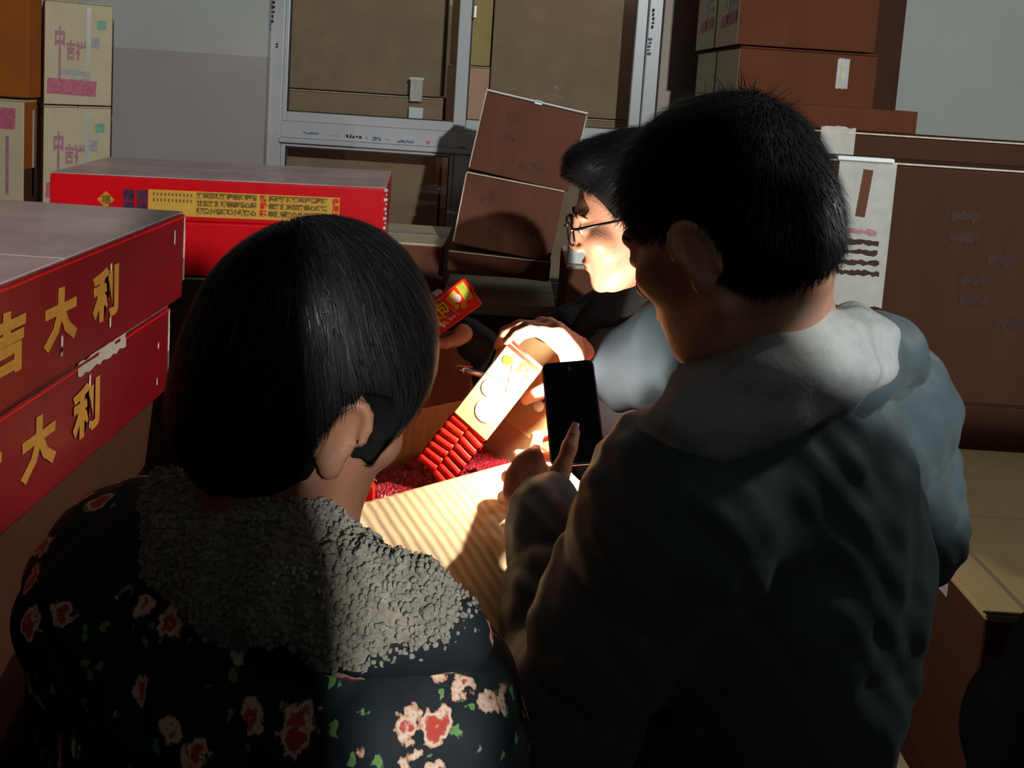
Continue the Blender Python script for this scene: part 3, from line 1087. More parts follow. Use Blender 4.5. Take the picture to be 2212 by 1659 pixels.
xf = P(400, 455, 1.22).x
zt1 = P(400, 455, 1.22).z
H1 = 0.138
dimsR = (0.34, 0.66, H1)
names = ['large red firework carton with gold characters at the left, upper of two', 'red firework carton with gold characters at the left, under the upper one']
for i, (z, dx) in enumerate(((zt1 - H1, 0.0), (zt1 - 2 * H1 - 0.014, 0.012))):
    loc = (xf - 0.17 - dx, 1.22 - 0.33 - (0.02 if i else 0), z - (0.004 if i == 0 else 0))
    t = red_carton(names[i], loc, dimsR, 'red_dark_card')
    for s, v in (('大', -0.155), ('吉', -0.058), ('大', 0.039), ('利', 0.138)):
        decal(t, dimsR, '+x', v - 0.047, 0.004, 0.07, 0.068, 'gold_print', 'gold_character', text=s, fat=0.0035, sx=0.92)
    decal(t, dimsR, '+x', 0.0, H1 / 2 - 0.004, 0.655, 0.004, 'red_card', 'taped_edge', off=0.0006)
    rnd = random.Random(5 + i)
    for k in range(7):
        decal(t, dimsR, '+x', rnd.choice((0.10, -0.005, 0.29, -0.15)) + rnd.uniform(-.004, .004), rnd.uniform(-.05, .06), 0.004, rnd.uniform(.008, .022), 'scuff', 'scuff_mark', ragged=0.002)
    decal(t, dimsR, '+y', -0.169, 0, 0.003, H1 * 0.6, 'scuff', 'worn_edge')
    link_mesh('worn_edge', box_mesh((0.1695, 0.329, H1 * 0.72), (0.003, 0.003, H1 * 0.5), 0.001, 1), 'scuff', t)
    # crinkled tape along the upper edge
    bm = bmesh.new()
    for k in range(46):
        yk = -0.32 + 0.64 * k / 46
        bm_box(bm, (0.1698, yk, H1 - 0.0012), (0.0025 + rnd.uniform(0, .0008), 0.0145, 0.0035 + rnd.uniform(0, .0012)))
    me = bpy.data.meshes.new('m')
    bm.to_mesh(me)
    bm.free()
    tp = link_mesh('crinkled_tape', me, 'red_dark_card', t)
    tp['kind'] = 'stuff'
    if i == 1:
        decal(t, dimsR, '+x', 0.13, H1 / 2 - 0.006, 0.12, 0.020, 'clear_tape', 'tape', ragged=0.003)
zb = zt1 - 2 * H1 - 0.018
for i in range(2):
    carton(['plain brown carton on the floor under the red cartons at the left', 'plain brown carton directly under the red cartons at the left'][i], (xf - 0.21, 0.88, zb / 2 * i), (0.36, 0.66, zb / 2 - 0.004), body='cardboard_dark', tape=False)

# the long red carton in front of the window
Yr = 1.90
pa, pb = P(107, 372, Yr), P(835, 410, Yr + 0.10)
yaw = math.atan2(0.10, pb.x - pa.x)
Lr = math.hypot(pb.x - pa.x, 0.10)
zt = (pa.z + pb.z) / 2
Hl, Dp = 0.108, 0.36
ctr = Vector(((pa.x + pb.x) / 2, Yr + 0.05, 0)) + Matrix.Rotation(yaw, 3, 'Z') @ Vector((0, Dp / 2, 0))
t = thing('firework_carton', 'long bright red firework carton with a yellow text label before the window', 'box', (ctr.x, ctr.y, zt - Hl), Matrix.Rotation(yaw, 3, 'Z'))
dimsL = (Lr, Dp, Hl)
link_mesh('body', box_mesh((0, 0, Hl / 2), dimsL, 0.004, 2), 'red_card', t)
link_mesh('flap', box_mesh((0, Dp / 4, Hl + 0.0015), (Lr - 0.004, Dp / 2 - 0.002, 0.003), 0.001, 1), 'red_dusty_sheen', t)
link_mesh('flap', box_mesh((0, -Dp / 4, Hl + 0.0015), (Lr - 0.004, Dp / 2 - 0.002, 0.003), 0.001, 1), 'red_dusty_sheen', t)


def ru(px):      # horizontal position on the long carton's front for a photo column
    return (px - 107) / 728.0 * Lr - Lr / 2


lab0, lab1 = ru(314), ru(731)
decal(t, dimsL, '-y', (lab0 + lab1) / 2, -0.008, lab1 - lab0, 0.066, 'yellow_label', 'yellow_label')
for k in range(4):
    decal(t, dimsL, '-y', ru(273 + (k % 2) * 28), 0.008 - (k // 2) * 0.031, 0.026, 0.028, 'purple_photo', 'printed_photo')
d = decal(t, dimsL, '-y', ru(225), -0.006, 0.030, 0.030, 'print_orange', 'printed_emblem', rot=math.pi / 4)
decal(t, dimsL, '-y', ru(225), -0.006, 0.03, 0.024, 'print_brown', 'printed_character', text='福', off=0.0022, fat=0.0006)
rows = ['注意事項', '燃放說明', '請遠離', '保持距離', '禁止手持', '小心輕放', '防潮防火', '燃放時', '觀賞距離', '廿五米外']
n = 0
for px in range(424, 700, 13):
    if 545 < px < 575:
        continue
    for r in range(3):
        decal(t, dimsL, '-y', ru(px), 0.015 - r * 0.020, 0.01, 0.0155, 'print_brown', 'printed_character', text=random.Random(px * 3 + r).choice(''.join(rows)), off=0.0022, fat=0.0008)
for k in range(11):
    for r in range(2):
        decal(t, dimsL, '-y', ru(326 + k * 8), 0.014 - r * 0.015, 0.004, 0.008, 'print_brown', 'printed_mark', off=0.0022, ragged=0.0015)
for px, sx in ((562, '警示語'), (722, '使用法')):
    for r, ch in enumerate(sx):
        decal(t, dimsL, '-y', ru(px), 0.014 - r * 0.019, 0.01, 0.017, 'cracker_red', 'printed_character', text=ch, off=0.0022, fat=0.0012)
for k in range(9):
    rnd = random.Random(k)
    link_mesh('worn_edge', box_mesh((Lr / 2 - 0.001, -Dp / 2 + 0.002 + 0.004 * (k % 2), Hl - 0.004 - k * 0.0125), (0.006 + rnd.uniform(0, .004), 0.006, 0.008), 0.001, 1), 'scuff', t)
zz = zt - Hl
Hu = 0.14
t2 = thing('firework_carton', 'red firework carton under the long labelled one, half hidden by the woman', 'box', (ctr.x, ctr.y + 0.006, zz - Hu - 0.004), Matrix.Rotation(yaw, 3, 'Z'))
link_mesh('body', box_mesh((0, 0, Hu / 2), (Lr - 0.004, Dp, Hu), 0.004, 2), 'red_card', t2)
link_mesh('flap', box_mesh((0, 0, Hu + 0.001), (Lr - 0.01, Dp - 0.006, 0.003), 0.001, 1), 'red_card', t2)
link_mesh('worn_edge', box_mesh((Lr / 2 - 0.002, -Dp / 2, Hu * 0.6), (0.006, 0.006, Hu * 0.6), 0.001, 1), 'scuff', t2)
zz = zz - Hu - 0.006
for i in range(2):
    carton(['plain carton on the floor under the long red cartons', 'plain carton directly under the long red cartons'][i], (ctr.x, ctr.y, zz / 2 * i), (Lr * 0.95, Dp * 0.95, zz / 2 - 0.003), yaw, body='cardboard_dark', tape=False)

# ------------------------------------------------------------------ brown cartons under the window and the leaning tower
zt = P(900, 520, 2.4).z
xa, xb = P(770, 540, 2.38).x, P(958, 540, 2.38).x
for i in range(2):
    carton(['brown carton on the floor below the window, under the one by the red carton', 'brown carton below the window, beside the right end of the red carton'][i], ((xa + xb) / 2, 2.53, zt / 2 * i), (xb - xa, 0.30, zt / 2 - 0.004), faces={'top': 'cream_card'} if i else None)
xa, xb = P(952, 650, 2.2).x, P(1202, 650, 2.2).x
ztD = P(1070, 655, 2.2).z
for i in range(2):
    t = carton(['brown carton on the floor under the leaning cardboard tower', 'brown carton with a pale open lid flap carrying the leaning cardboard tower'][i], ((xa + xb) / 2, 2.36, ztD / 2 * i), (xb - xa, 0.32, ztD / 2 - 0.004), faces={'top': 'cream_card'} if i else None, tape=False)
    if i:
        h = ztD / 2
        link_mesh('lid_flap', box_mesh((0, -0.165, h - 0.016), (xb - xa - 0.01, 0.006, 0.036), 0.001, 1), 'cream_card', t)


def tilted(label, px, py, y, dims, ang, yaw=0.0, **kw):
    b = P(px, py, y)
    M = Matrix.Rotation(yaw, 3, 'Z') @ Matrix.Rotation(ang, 3, 'Y')
    return carton(label, (b.x, b.y + dims[1] / 2, b.z), dims, M=M, **kw)


t0 = tilted('flattened brown carton at the foot of the leaning tower', 1075, 597, 2.24, (0.305, 0.24, 0.062), 0.05, tape=False)
A = math.radians(7.5)
tB = tilted('brown carton in the middle of the leaning tower', 1083, 546, 2.24, (0.292, 0.22, 0.218), A, tape=False)
tA = tilted('brown carton with white edge tape on top of the leaning tower', 1120, 390, 2.24, (0.300, 0.20, 0.238), A + 0.035, tape=False)
for t, dm in ((tA, (0.300, 0.20, 0.238)), (tB, (0.292, 0.22, 0.218))):
    w, dd, h = dm
    link_mesh('worn_edge', box_mesh((-w / 2, -dd / 2, h / 2), (0.004, 0.004, h - 0.01), 0.001, 1), 'cardboard_edge', t)
    rnd = random.Random(int(h * 1000))
    for k in range(5):
        decal(t, dm, '-y', rnd.uniform(-.08, .08), rnd.uniform(-.08, .08), 0.035, 0.02, 'print_mid', 'faint_print', off=0.0012 + 0.0003 * k, ragged=0.008)
link_mesh('edge_tape', box_mesh((0, -0.1, 0.238), (0.302, 0.012, 0.004), 0.001, 1), 'white_paper', tA)
link_mesh('tape_end', box_mesh((0.004, -0.103, 0.236), (0.022, 0.006, 0.012), 0.001, 1), 'white_paper', tA)
link_mesh('worn_edge', box_mesh((0.15, -0.1, 0.15), (0.004, 0.004, 0.16), 0.001, 1), 'cardboard_edge', tA)

# carton behind the man with glasses
xa = P(1226, 550, 2.0).x
zt = P(1240, 572, 2.0).z
for i in range(2):
    t = carton(['brown carton on the floor behind the man with glasses', 'brown carton with a white taped corner behind the man with glasses'][i], (xa + 0.16, 2.13, zt / 2 * i), (0.32, 0.26, zt / 2 - 0.004), tape=False, faces={'top': 'cream_card'})
    if i:
        link_mesh('paper_slip', box_mesh((-0.13, -0.095, zt / 2 + 0.022), (0.055, 0.04, 0.046), 0.002, 1), 'white_paper', t)

# ------------------------------------------------------------------ the boxes on the right
Y3 = 2.32
xs = P(1597, 130, Y3).x
xe = P(1897, 130, Y3).x
zseam = P(1600, 96, Y3).z
hh = 0.345
dimsS = (xe - xs, 0.262, hh - 0.004)
zb = zseam - hh
sl = {}
for col in (0, 1):
    for lev in (0, 1):
        who = ['front', 'back'][col]
        lab = {('front', 0): 'brown carton with a clear tape patch, right rear stack, below the topmost', ('front', 1): 'topmost brown carton of the right rear stack, cut by the picture edge',
               ('back', 0): 'cream-sided carton next to the wall, lower one behind the right rear stack', ('back', 1): 'cream-sided carton with a red band, upper one behind the right rear stack'}[(who, lev)]
        dx = (-0.012 if lev else 0.0)
        t = carton(lab, ((xs + xe) / 2 + dx, Y3 + 0.131 + col * 0.272, zb + hh * lev), dimsS, body='cardboard_red', faces={'-x': 'cream_card', '+x': 'cream_card'}, tape=False, edge=False)
        if lev:
            decal(t, dimsS, '-x', 0.02, -hh / 2 + 0.085, 0.17, 0.036, 'print_pink', 'printed_band', rot=0.06)
            for k in range(3):
                decal(t, dimsS, '-x', 0.03, -hh / 2 + 0.135 + 0.03 * k, 0.12, 0.010, 'print_grey', 'printed_line', ragged=0.002, rot=0.05)
        decal(t, dimsS, '-x', 0.01, -0.02, 0.010, 0.16, 'clear_tape', 'tape')
        if col == 0 and lev == 0:
            decal(t, dimsS, '-y', P(1820, 158, Y3).x - (xs + xe) / 2, P(1820, 158, Y3).z - zb - hh / 2, 0.036, 0.090, 'clear_tape', 'tape_patch', ragged=0.003)
            decal(t, dimsS, '-y', P(1820, 155, Y3).x - (xs + xe) / 2, P(1820, 155, Y3).z - zb - hh / 2, 0.010, 0.05, 'cardboard_edge', 'label_slip', off=0.002)
for col in (0, 1):
    for i in range(2):
        carton('hidden carton %s, right rear stack, %s' % (['on the floor', 'above the floor one'][i], ['front column', 'back column'][col]), ((xs + xe) / 2, Y3 + 0.131 + col * 0.272, zb / 2 * i), (xe - xs, 0.258, zb / 2 - 0.004), tape=False, edge=False)
xk = P(1957, 120, 2.66).x
carton('tall dark block standing in for the shadow beside the right rear stack', ((xe + 0.012 + xk) / 2, 2.78, 0), (xk - xe - 0.012, 0.18, 2.3), body='cardboard_dark', tape=False, edge=False)  # added dark block in place of the stack's soft wall shadow


def front_box(label, px0, px1, pyt, y, d, zbot, m='cardboard', **kw):
    a, b = P(px0, pyt, y), P(px1, pyt, y)
    ztop = P((px0 + min(px1, 2212)) / 2, pyt, y).z
    return carton(label, ((a.x + b.x) / 2, y + d / 2, zbot), (b.x - a.x, d, ztop - zbot), body=m, **kw), (b.x - a.x, d, ztop - zbot), (a.x + b.x) / 2


zN0 = P(1990, 865, 1.76).z
zQ = P(2000, 964, 1.76).z
tL, dL, cL = front_box('brown carton with a low rim between the rear stack and the large boxes', 1650, 1984, 231, 2.12, 0.19, 0.66, m='cardboard_red', tape=False, edge=False)
link_mesh('open_flap', box_mesh((0.0, -0.094, dL[2] - 0.03), (dL[0], 0.004, 0.06), 0.001, 1), 'cardboard_red', tL)
carton('hidden brown carton on the floor under the low-rimmed one', (cL, 2.215, 0), (dL[0], 0.18, 0.656), tape=False, edge=False)
tM, dM, cM = front_box('large brown box with a pale taped corner, behind the biggest box', 1740, 2420, 294, 1.95, 0.155, 0.66, m='cardboard_dark', tape=False)
decal(tM, dM, '-y', P(1806, 330, 1.95).x - cM, dM[2] / 2 - 0.05, 0.088, 0.12, 'clear_tape', 'wide_tape', ragged=0.004)
carton('hidden large brown box on the floor behind the biggest box', (cM, 2.03, 0), (dM[0], 0.15, 0.656), tape=False, edge=False)
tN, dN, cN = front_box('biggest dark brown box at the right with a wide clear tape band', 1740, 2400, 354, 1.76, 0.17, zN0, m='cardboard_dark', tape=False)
decal(tN, dN, '-y', P(1862, 480, 1.76).x - cN, dN[2] / 2 - 0.17, 0.132, 0.34, 'clear_tape', 'wide_tape', ragged=0.003)
decal(tN, dN, '-y', P(1868, 400, 1.76).x - cN, dN[2] / 2 - 0.075, 0.022, 0.11, 'cardboard', 'label_slip', off=0.002, rot=-0.08)
link_mesh('tape_fold', box_mesh((P(1868, 350, 1.76).x - cN, -0.083, dN[2] + 0.003), (0.13, 0.02, 0.010), 0.002, 1), 'white_paper', tN)
rnd = random.Random(3)
for r in range(5):
    decal(tN, dN, '-y', P(1850 + rnd.uniform(-8, 8), 500 + r * 22, 1.76).x - cN, P(1850, 500 + r * 22, 1.76).z - zN0 - dN[2] / 2, 0.10, 0.011, 'print_mauve' if r == 0 else 'print_faint', 'faded_print', off=0.0022, ragged=0.003)
for r in range(6):
    decal(tN, dN, '-y', P(2120 + rnd.uniform(-40, 60), 470 + r * 45, 1.76).x - cN, P(2120, 470 + r * 45, 1.76).z - zN0 - dN[2] / 2, 0.07, 0.022, 'print_faint', 'faded_print', ragged=0.006)
xq = 0.80
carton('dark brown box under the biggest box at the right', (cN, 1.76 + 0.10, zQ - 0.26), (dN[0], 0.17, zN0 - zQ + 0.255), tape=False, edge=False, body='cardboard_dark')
carton('hidden box on the floor under the dark brown one at the right', (cN, 1.87, 0), (dN[0], 0.165, zQ - 0.265), tape=False, edge=False)
zR = P(1950, 1470, 1.477).z
tQ = carton('low wide box at the lower right, its pale top catching light', (xq + 0.42, 1.46, zR + 0.004), (0.84, 0.60, zQ - zR - 0.004), tape=False, edge=False, body='cardboard_dark', faces={'top': 'card_tan'})
link_mesh('edge_flap', box_mesh((-0.39, 0, zQ - zR + 0.002), (0.07, 0.60, 0.005), 0.001, 1), 'card_tan', tQ)
link_mesh('torn_tape', box_mesh((-0.4205, -0.12, zQ - zR - 0.03), (0.002, 0.16, 0.03), 0.0005, 1), 'clear_tape', tQ)
decal(tQ, (0.84, 0.60, zQ - zR), '-x', 0.10, -0.02, 0.03, 0.02, 'scuff', 'scuff_mark', ragged=0.006)
tR = carton('brown box on the floor at the lower right with one pale lit edge', (xq + 0.375, 1.44, 0), (0.84, 0.64, zR), tape=False, edge=False, body='cardboard_dark')
link_mesh('edge_flap', box_mesh((-0.412, 0, zR + 0.0015), (0.022, 0.64, 0.004), 0.001, 1), 'cream_card', tR)


def sack():
    c = np.array((0.80, 0.98, 0.0))
    ps = [C(c + (0, 0, 0.12), c + (0.0, 0.01, 0.80), 0.115, 0.10, 0.03), C(c + (0, 0.01, 0.80), c + (0.02, 0.02, 0.99), 0.10, 0.045, 0.04), PL((0, 0, -1), 0.0, 0.01, 2)]
    t = thing('sack', 'tall black cloth sack at the lower right edge of the picture', 'bag', (c[0], c[1], 0))
    solid_part('bag', ps, 0.012, 'black_cloth', t, wrinkle(0.010, 28, 4))
    link_mesh('tie', tube_mesh([(0.02 + 0.058 * math.cos(a), 0.018 + 0.058 * math.sin(a), 0.93) for a in np.linspace(0, 6.28, 20)[:-1]], 0.006, 6, True), 'black_plastic', t, True)


sack()
# ------------------------------------------------------------------ the opened carton of firecrackers
zrim = P(830, 1075, 1.05).z
e1 = Vector((0.825, 0.565, 0)).normalized()
e2 = Vector((-e1.y, e1.x, 0))
A0 = Vector((P(830, 1075, 1.05).x, 1.05, zrim))
s0, s1, Dc, Hc = -0.16, 0.30, 0.24, 0.30
org = A0 + e1 * ((s0 + s1) / 2) + e2 * (Dc / 2)
Wc = s1 - s0
yawc = math.atan2(e1.y, e1.x)
RC = Matrix.Rotation(yawc, 3, 'Z')
oc = thing('open_carton', 'opened cardboard carton full of firecracker packs, near flap brightly lit', 'box', (org.x, org.y, zrim - Hc), RC)
T = 0.005
for nm, c, d in (('side_panel', (0, -Dc / 2, Hc / 2), (Wc, T, Hc)), ('side_panel', (0, Dc / 2, Hc / 2), (Wc, T, Hc)), ('side_panel', (-Wc / 2, 0, Hc / 2), (T, Dc, Hc)),
                 ('side_panel', (Wc / 2, 0, Hc / 2), (T, Dc, Hc)), ('bottom_panel', (0, 0, T / 2), (Wc, Dc, T))):
    link_mesh(nm, box_mesh(c, d, 0.001, 1), 'flap_tan', oc)


def flap(hinge, along, size, length, drop, m, label=None, bend=0.0):
    """board hinged on the rim; along: rim direction, drop: angle below level"""
    h, a = Vector(hinge), Vector(along).normalized()
    out = a.cross(Vector((0, 0, 1)))
    n = 10
    V, Fc = [], []
    for i in range(n + 1):
        t = i / n * length
        ang = drop + bend * i / n
        p = h + out * (t * math.cos(ang)) + Vector((0, 0, -t * math.sin(ang)))
        nn = out * math.sin(ang) + Vector((0, 0, math.cos(ang)))
        for sgn in (-1, 1):
            for w in (0, 1):
                V.append(p + a * (sgn * (size / 2 - 0.004)) - nn * (0.004 * w))
    for i in range(n):
        q = i * 4
        Fc += [(q, q + 4, q + 6, q + 2), (q + 1, q + 3, q + 7, q + 5), (q, q + 1, q + 5, q + 4), (q + 2, q + 6, q + 7, q + 3)]
    Fc += [(0, 2, 3, 1), (n * 4, n * 4 + 1, n * 4 + 3, n * 4 + 2)]
    o = link_mesh('flap', mesh_of(V, Fc), m, oc)
    if label:
        o['label'] = label
    return o


flap((0, -Dc / 2, Hc), (1, 0, 0), Wc, 0.27, 0.10, 'flap_inner', 'wide near flap, pale ribbed inner face lit by the torch', 0.12)
flap((Wc / 2, 0, Hc), (0, 1, 0), Dc, 0.15, -1.15, 'flap_tan')
flap((0, Dc / 2, Hc), (-1, 0, 0), Wc, 0.13, -1.25, 'cardboard')
flap((-Wc / 2, 0, Hc), (0, -1, 0), Dc, 0.15, 0.9, 'flap_tan')
link_mesh('paper_slip', box_mesh((-0.10, Dc / 2 - 0.012 + 0.03, Hc + 0.08), (0.03, 0.004, 0.05), 0.001, 1), 'yellow_label', oc)
zc0 = zrim - Hc
for i in range(2):
    carton(['brown carton on the floor under the opened firecracker carton', 'brown carton directly under the opened firecracker carton'][i], (org.x, org.y, zc0 / 2 * i), (Wc * 1.02, Dc * 1.04, zc0 / 2 - 0.004), yawc, body='cardboard_dark', tape=False)


# ------------------------------------------------------------------ firecracker packs
def roll_mesh(r, l, n=12):
    V, Fc = [], []
    prof = [(-l / 2, r * 0.62), (-l / 2 + r * 0.25, r * 0.95), (-l / 2 + r * 0.6, r), (l / 2 - r * 0.6, r), (l / 2 - r * 0.25, r * 0.95), (l / 2, r * 0.62)]
    for y, rr in prof:
        for k in range(n):
            a = 2 * math.pi * k / n
            V.append((rr * math.cos(a), y, rr * math.sin(a)))
    m = len(prof)
    for i in range(m - 1):
        for k in range(n):
            l2 = (k + 1) % n
            Fc.append((i * n + k, i * n + l2, (i + 1) * n + l2, (i + 1) * n + k))
    Fc.append(tuple(range(n)))
    Fc.append(tuple((m - 1) * n + k for k in range(n - 1, -1, -1)))
    return mesh_of(V, Fc)


ROLL = roll_mesh(0.0066, 0.0315)
ROLL.materials.append(MATS['cracker_red'])
ROLL.polygons.foreach_set('use_smooth', np.ones(len(ROLL.polygons), dtype=bool))
GL = {}


def glitter(w, d, h=0.004, n=26):
    """crinkled cellophane skin of a pack"""
    rnd = np.random.default_rng(3)
    m = max(4, int(n * d / w))
    xs = np.linspace(-w / 2, w / 2, n)
    ys = np.linspace(-d / 2, d / 2, m)
    Z = rnd.uniform(0, h, (n, m))
    V = [(xs[i], ys[j], Z[i, j]) for i in range(n) for j in range(m)]
    Fc = [(i * m + j, (i + 1) * m + j, (i + 1) * m + j + 1, i * m + j + 1) for i in range(n - 1) for j in range(m - 1)]
    me = mesh_of(V, Fc)
    me.materials.append(MATS['glitter_red'])
    return me


def inside_pack(label, loc, h, yaw, near):
    """pack standing upright in the carton, crimped sparkling film on top, ribs down its sides"""
    w, d = 0.068, 0.046
    t = thing('firecracker_pack', label, 'firecrackers', loc, Matrix.Rotation(yaw, 3, 'Z'), 'firecracker packs standing in the open carton')
    if 'b' not in GL:
        GL['b'] = box_mesh((0, 0, 0.5), (w - 0.006, d - 0.006, 1.0), 0.002, 1)
        GL['b'].materials.append(MATS['cracker_red'])
        GL['g'] = glitter(w, d)
        bm = bmesh.new()
        for k in range(5):
            for s in (-1, 1):
                bmesh.ops.create_cone(bm, cap_ends=True, segments=8, radius1=0.0062, radius2=0.0062, depth=1.0, matrix=Matrix.Translation((-w / 2 + 0.0068 + k * 0.0136, s * (d / 2 - 0.005), 0.5)))
        GL['r'] = bpy.data.meshes.new('m')
        bm.to_mesh(GL['r'])
        bm.free()
        GL['r'].materials.append(MATS['cracker_red'])
    for nm, me, sc, z in (('core', 'b', (1, 1, h), 0), ('film_top', 'g', (1, 1, 1), h + 0.001), ('ribs', 'r', (1, 1, h - 0.004), 0)):
        o = bpy.data.objects.new(nm, GL[me])
        COL.objects.link(o)
        o.parent = t
        o.scale = sc
        o.location = (0, 0, z)
    return t


rnd = random.Random(11)
row_n = ['nearest row', 'middle row', 'second row from the far side', 'far row']
for j in range(4):
    for i in range(6):
        lx = -Wc / 2 + 0.010 + 0.036 + i * 0.0735
        ly = -Dc / 2 + 0.010 + 0.025 + j * 0.0545
        p = oc.matrix_basis @ Vector((lx, ly, T + 0.001)) if False else Vector((org.x, org.y, zrim - Hc)) + RC @ Vector((lx, ly, T + 0.001))
        h = Hc - 0.055 + rnd.uniform(-.012, .012) - 0.012 * j
        if j == 0 and i == 1:
            h = Hc + 0.012
        lab = 'firecracker pack in the open carton, %s, %s from left' % (row_n[j], ['first', 'second', 'third', 'fourth', 'fifth', 'sixth'][i])
        if j == 0 and i == 1:
            lab = 'red firecracker pack standing proud of the carton rim beside the woman\'s cheek'
        inside_pack(lab, p, h, yawc + rnd.uniform(-.02, .02), j == 0)


def held_pack(label, top, bottom, face, w, th, n_roll, cover, art):
    """bundle of firecrackers: two columns of rolls on a core, a printed paper label round one end"""
    top, bottom = Vector(top), Vector(bottom)
    L = (top - bottom).length
    x = (top - bottom).normalized()
    z = Vector(face)
    z = (z - x * z.dot(x)).normalized()
    y = z.cross(x)
    R3 = Matrix((x, y, z)).transposed()
    t = thing('firecracker_pack', label, 'firecrackers', (top + bottom) / 2, R3)
    link_mesh('core', box_mesh((0, 0, 0), (L - 0.006, w - 0.006, th - 0.010), 0.002, 1), 'cracker_red', t)
    for i in range(n_roll):
        px = -L / 2 + (i + 0.5) * L / n_roll
        for s in (-1, 1):
            for zs in (1, -1):
                if zs < 0 and i % 2:
                    pass
                o = bpy.data.objects.new('firecracker', ROLL)
                COL.objects.link(o)
                o.parent = t
                o.location = (px + (0.0025 * s), s * w / 4, zs * (th / 2 - 0.0066))
                o.rotation_euler = (0, 0, 0.10 * s + random.Random(i * 7 + s).uniform(-.05, .05))
                o.scale = (L / n_roll / 0.0122, w / 0.0605, 1.1)
    # side films with crimped edges
    for s in (-1, 1):
        g = glitter(L, th, 0.003, 40)
        g.transform(Matrix.Translation((0, s * w / 2, 0)) @ Matrix.Rotation(-s * math.pi / 2, 4, 'X'))
        link_mesh('side_film', g, [], t)
    a = L / 2 - cover * L
    lab = link_mesh('paper_label', box_mesh((L / 2 - cover * L / 2, 0, 0), (cover * L, w + 0.003, th + 0.004), 0.002, 1), art['base'], t)
    for it in art['items']:
        kind, u, v, m, kw = it
        Mx = Matrix.Translation((u, v, th / 2 + 0.0026 + kw.get('up', 0)))
        if kind == 'text':
            me = text_mesh(kw['s'], kw['size'], kw.get('fat', 0))
            me.transform(Matrix.Rotation(kw.get('rot', 0), 4, 'Z'))
            nm = 'printed_character'
        elif kind == 'disc':
            bm = bmesh.new()
            bmesh.ops.create_cone(bm, cap_ends=True, segments=14, radius1=kw['r'], radius2=kw['r'], depth=0.0006)
            me = bpy.data.meshes.new('m')
            bm.to_mesh(me)
            bm.free()
            me.transform(Matrix.Scale(kw.get('sx', 1.0), 4, (1, 0, 0)))
            nm = 'printed_spot'
        else:
            me = box_mesh((0, 0, 0), (kw['w'], kw['h'], 0.0006))
            me.transform(Matrix.Rotation(kw.get('rot', 0), 4, 'Z'))
            nm = 'printed_line' if kind == 'line' else 'printed_patch'
        me.transform(Mx)
        o = link_mesh(nm, me, m, lab)
    return t


ptop, pbot = P(1137, 766, 1.215), P(938, 1020, 1.185)
Lp = (ptop - pbot).length
u0 = Lp / 2
art1 = {'base': ['pack_label'], 'items': [
    ('patch', u0 - 0.004, 0, 'cracker_red', {'w': 0.006, 'h': 0.064}),
    ('line', u0 - 0.035, 0.0, 'label_cream', {'w': 0.062, 'h': 0.0025, 'rot': 0.45}), ('line', u0 - 0.035, -0.004, 'label_cream', {'w': 0.064, 'h': 0.0025, 'rot': -0.75}),
    ('line', u0 - 0.055, 0.004, 'label_cream', {'w': 0.0025, 'h': 0.052, 'rot': 0.2}),
    ('disc', u0 - 0.024, 0.017, 'label_yellow', {'r': 0.008}), ('disc', u0 - 0.048, -0.016, 'label_cream', {'r': 0.010}),
    ('text', u0 - 0.017, -0.013, 'label_yellow', {'s': '炮', 'size': 0.024, 'rot': -1.57, 'fat': 0.0006}),
    ('disc', u0 - 0.075, 0.012, 'label_cream', {'r': 0.014}), ('disc', u0 - 0.105, -0.006, 'label_cream', {'r': 0.019})]}
held_pack('brightly lit firecracker pack with yellow label held over the open carton', ptop, pbot, CAM - (ptop + pbot) / 2 + Vector((0, 0, 0.1)), 0.0655, 0.030, 18, 0.60, art1)

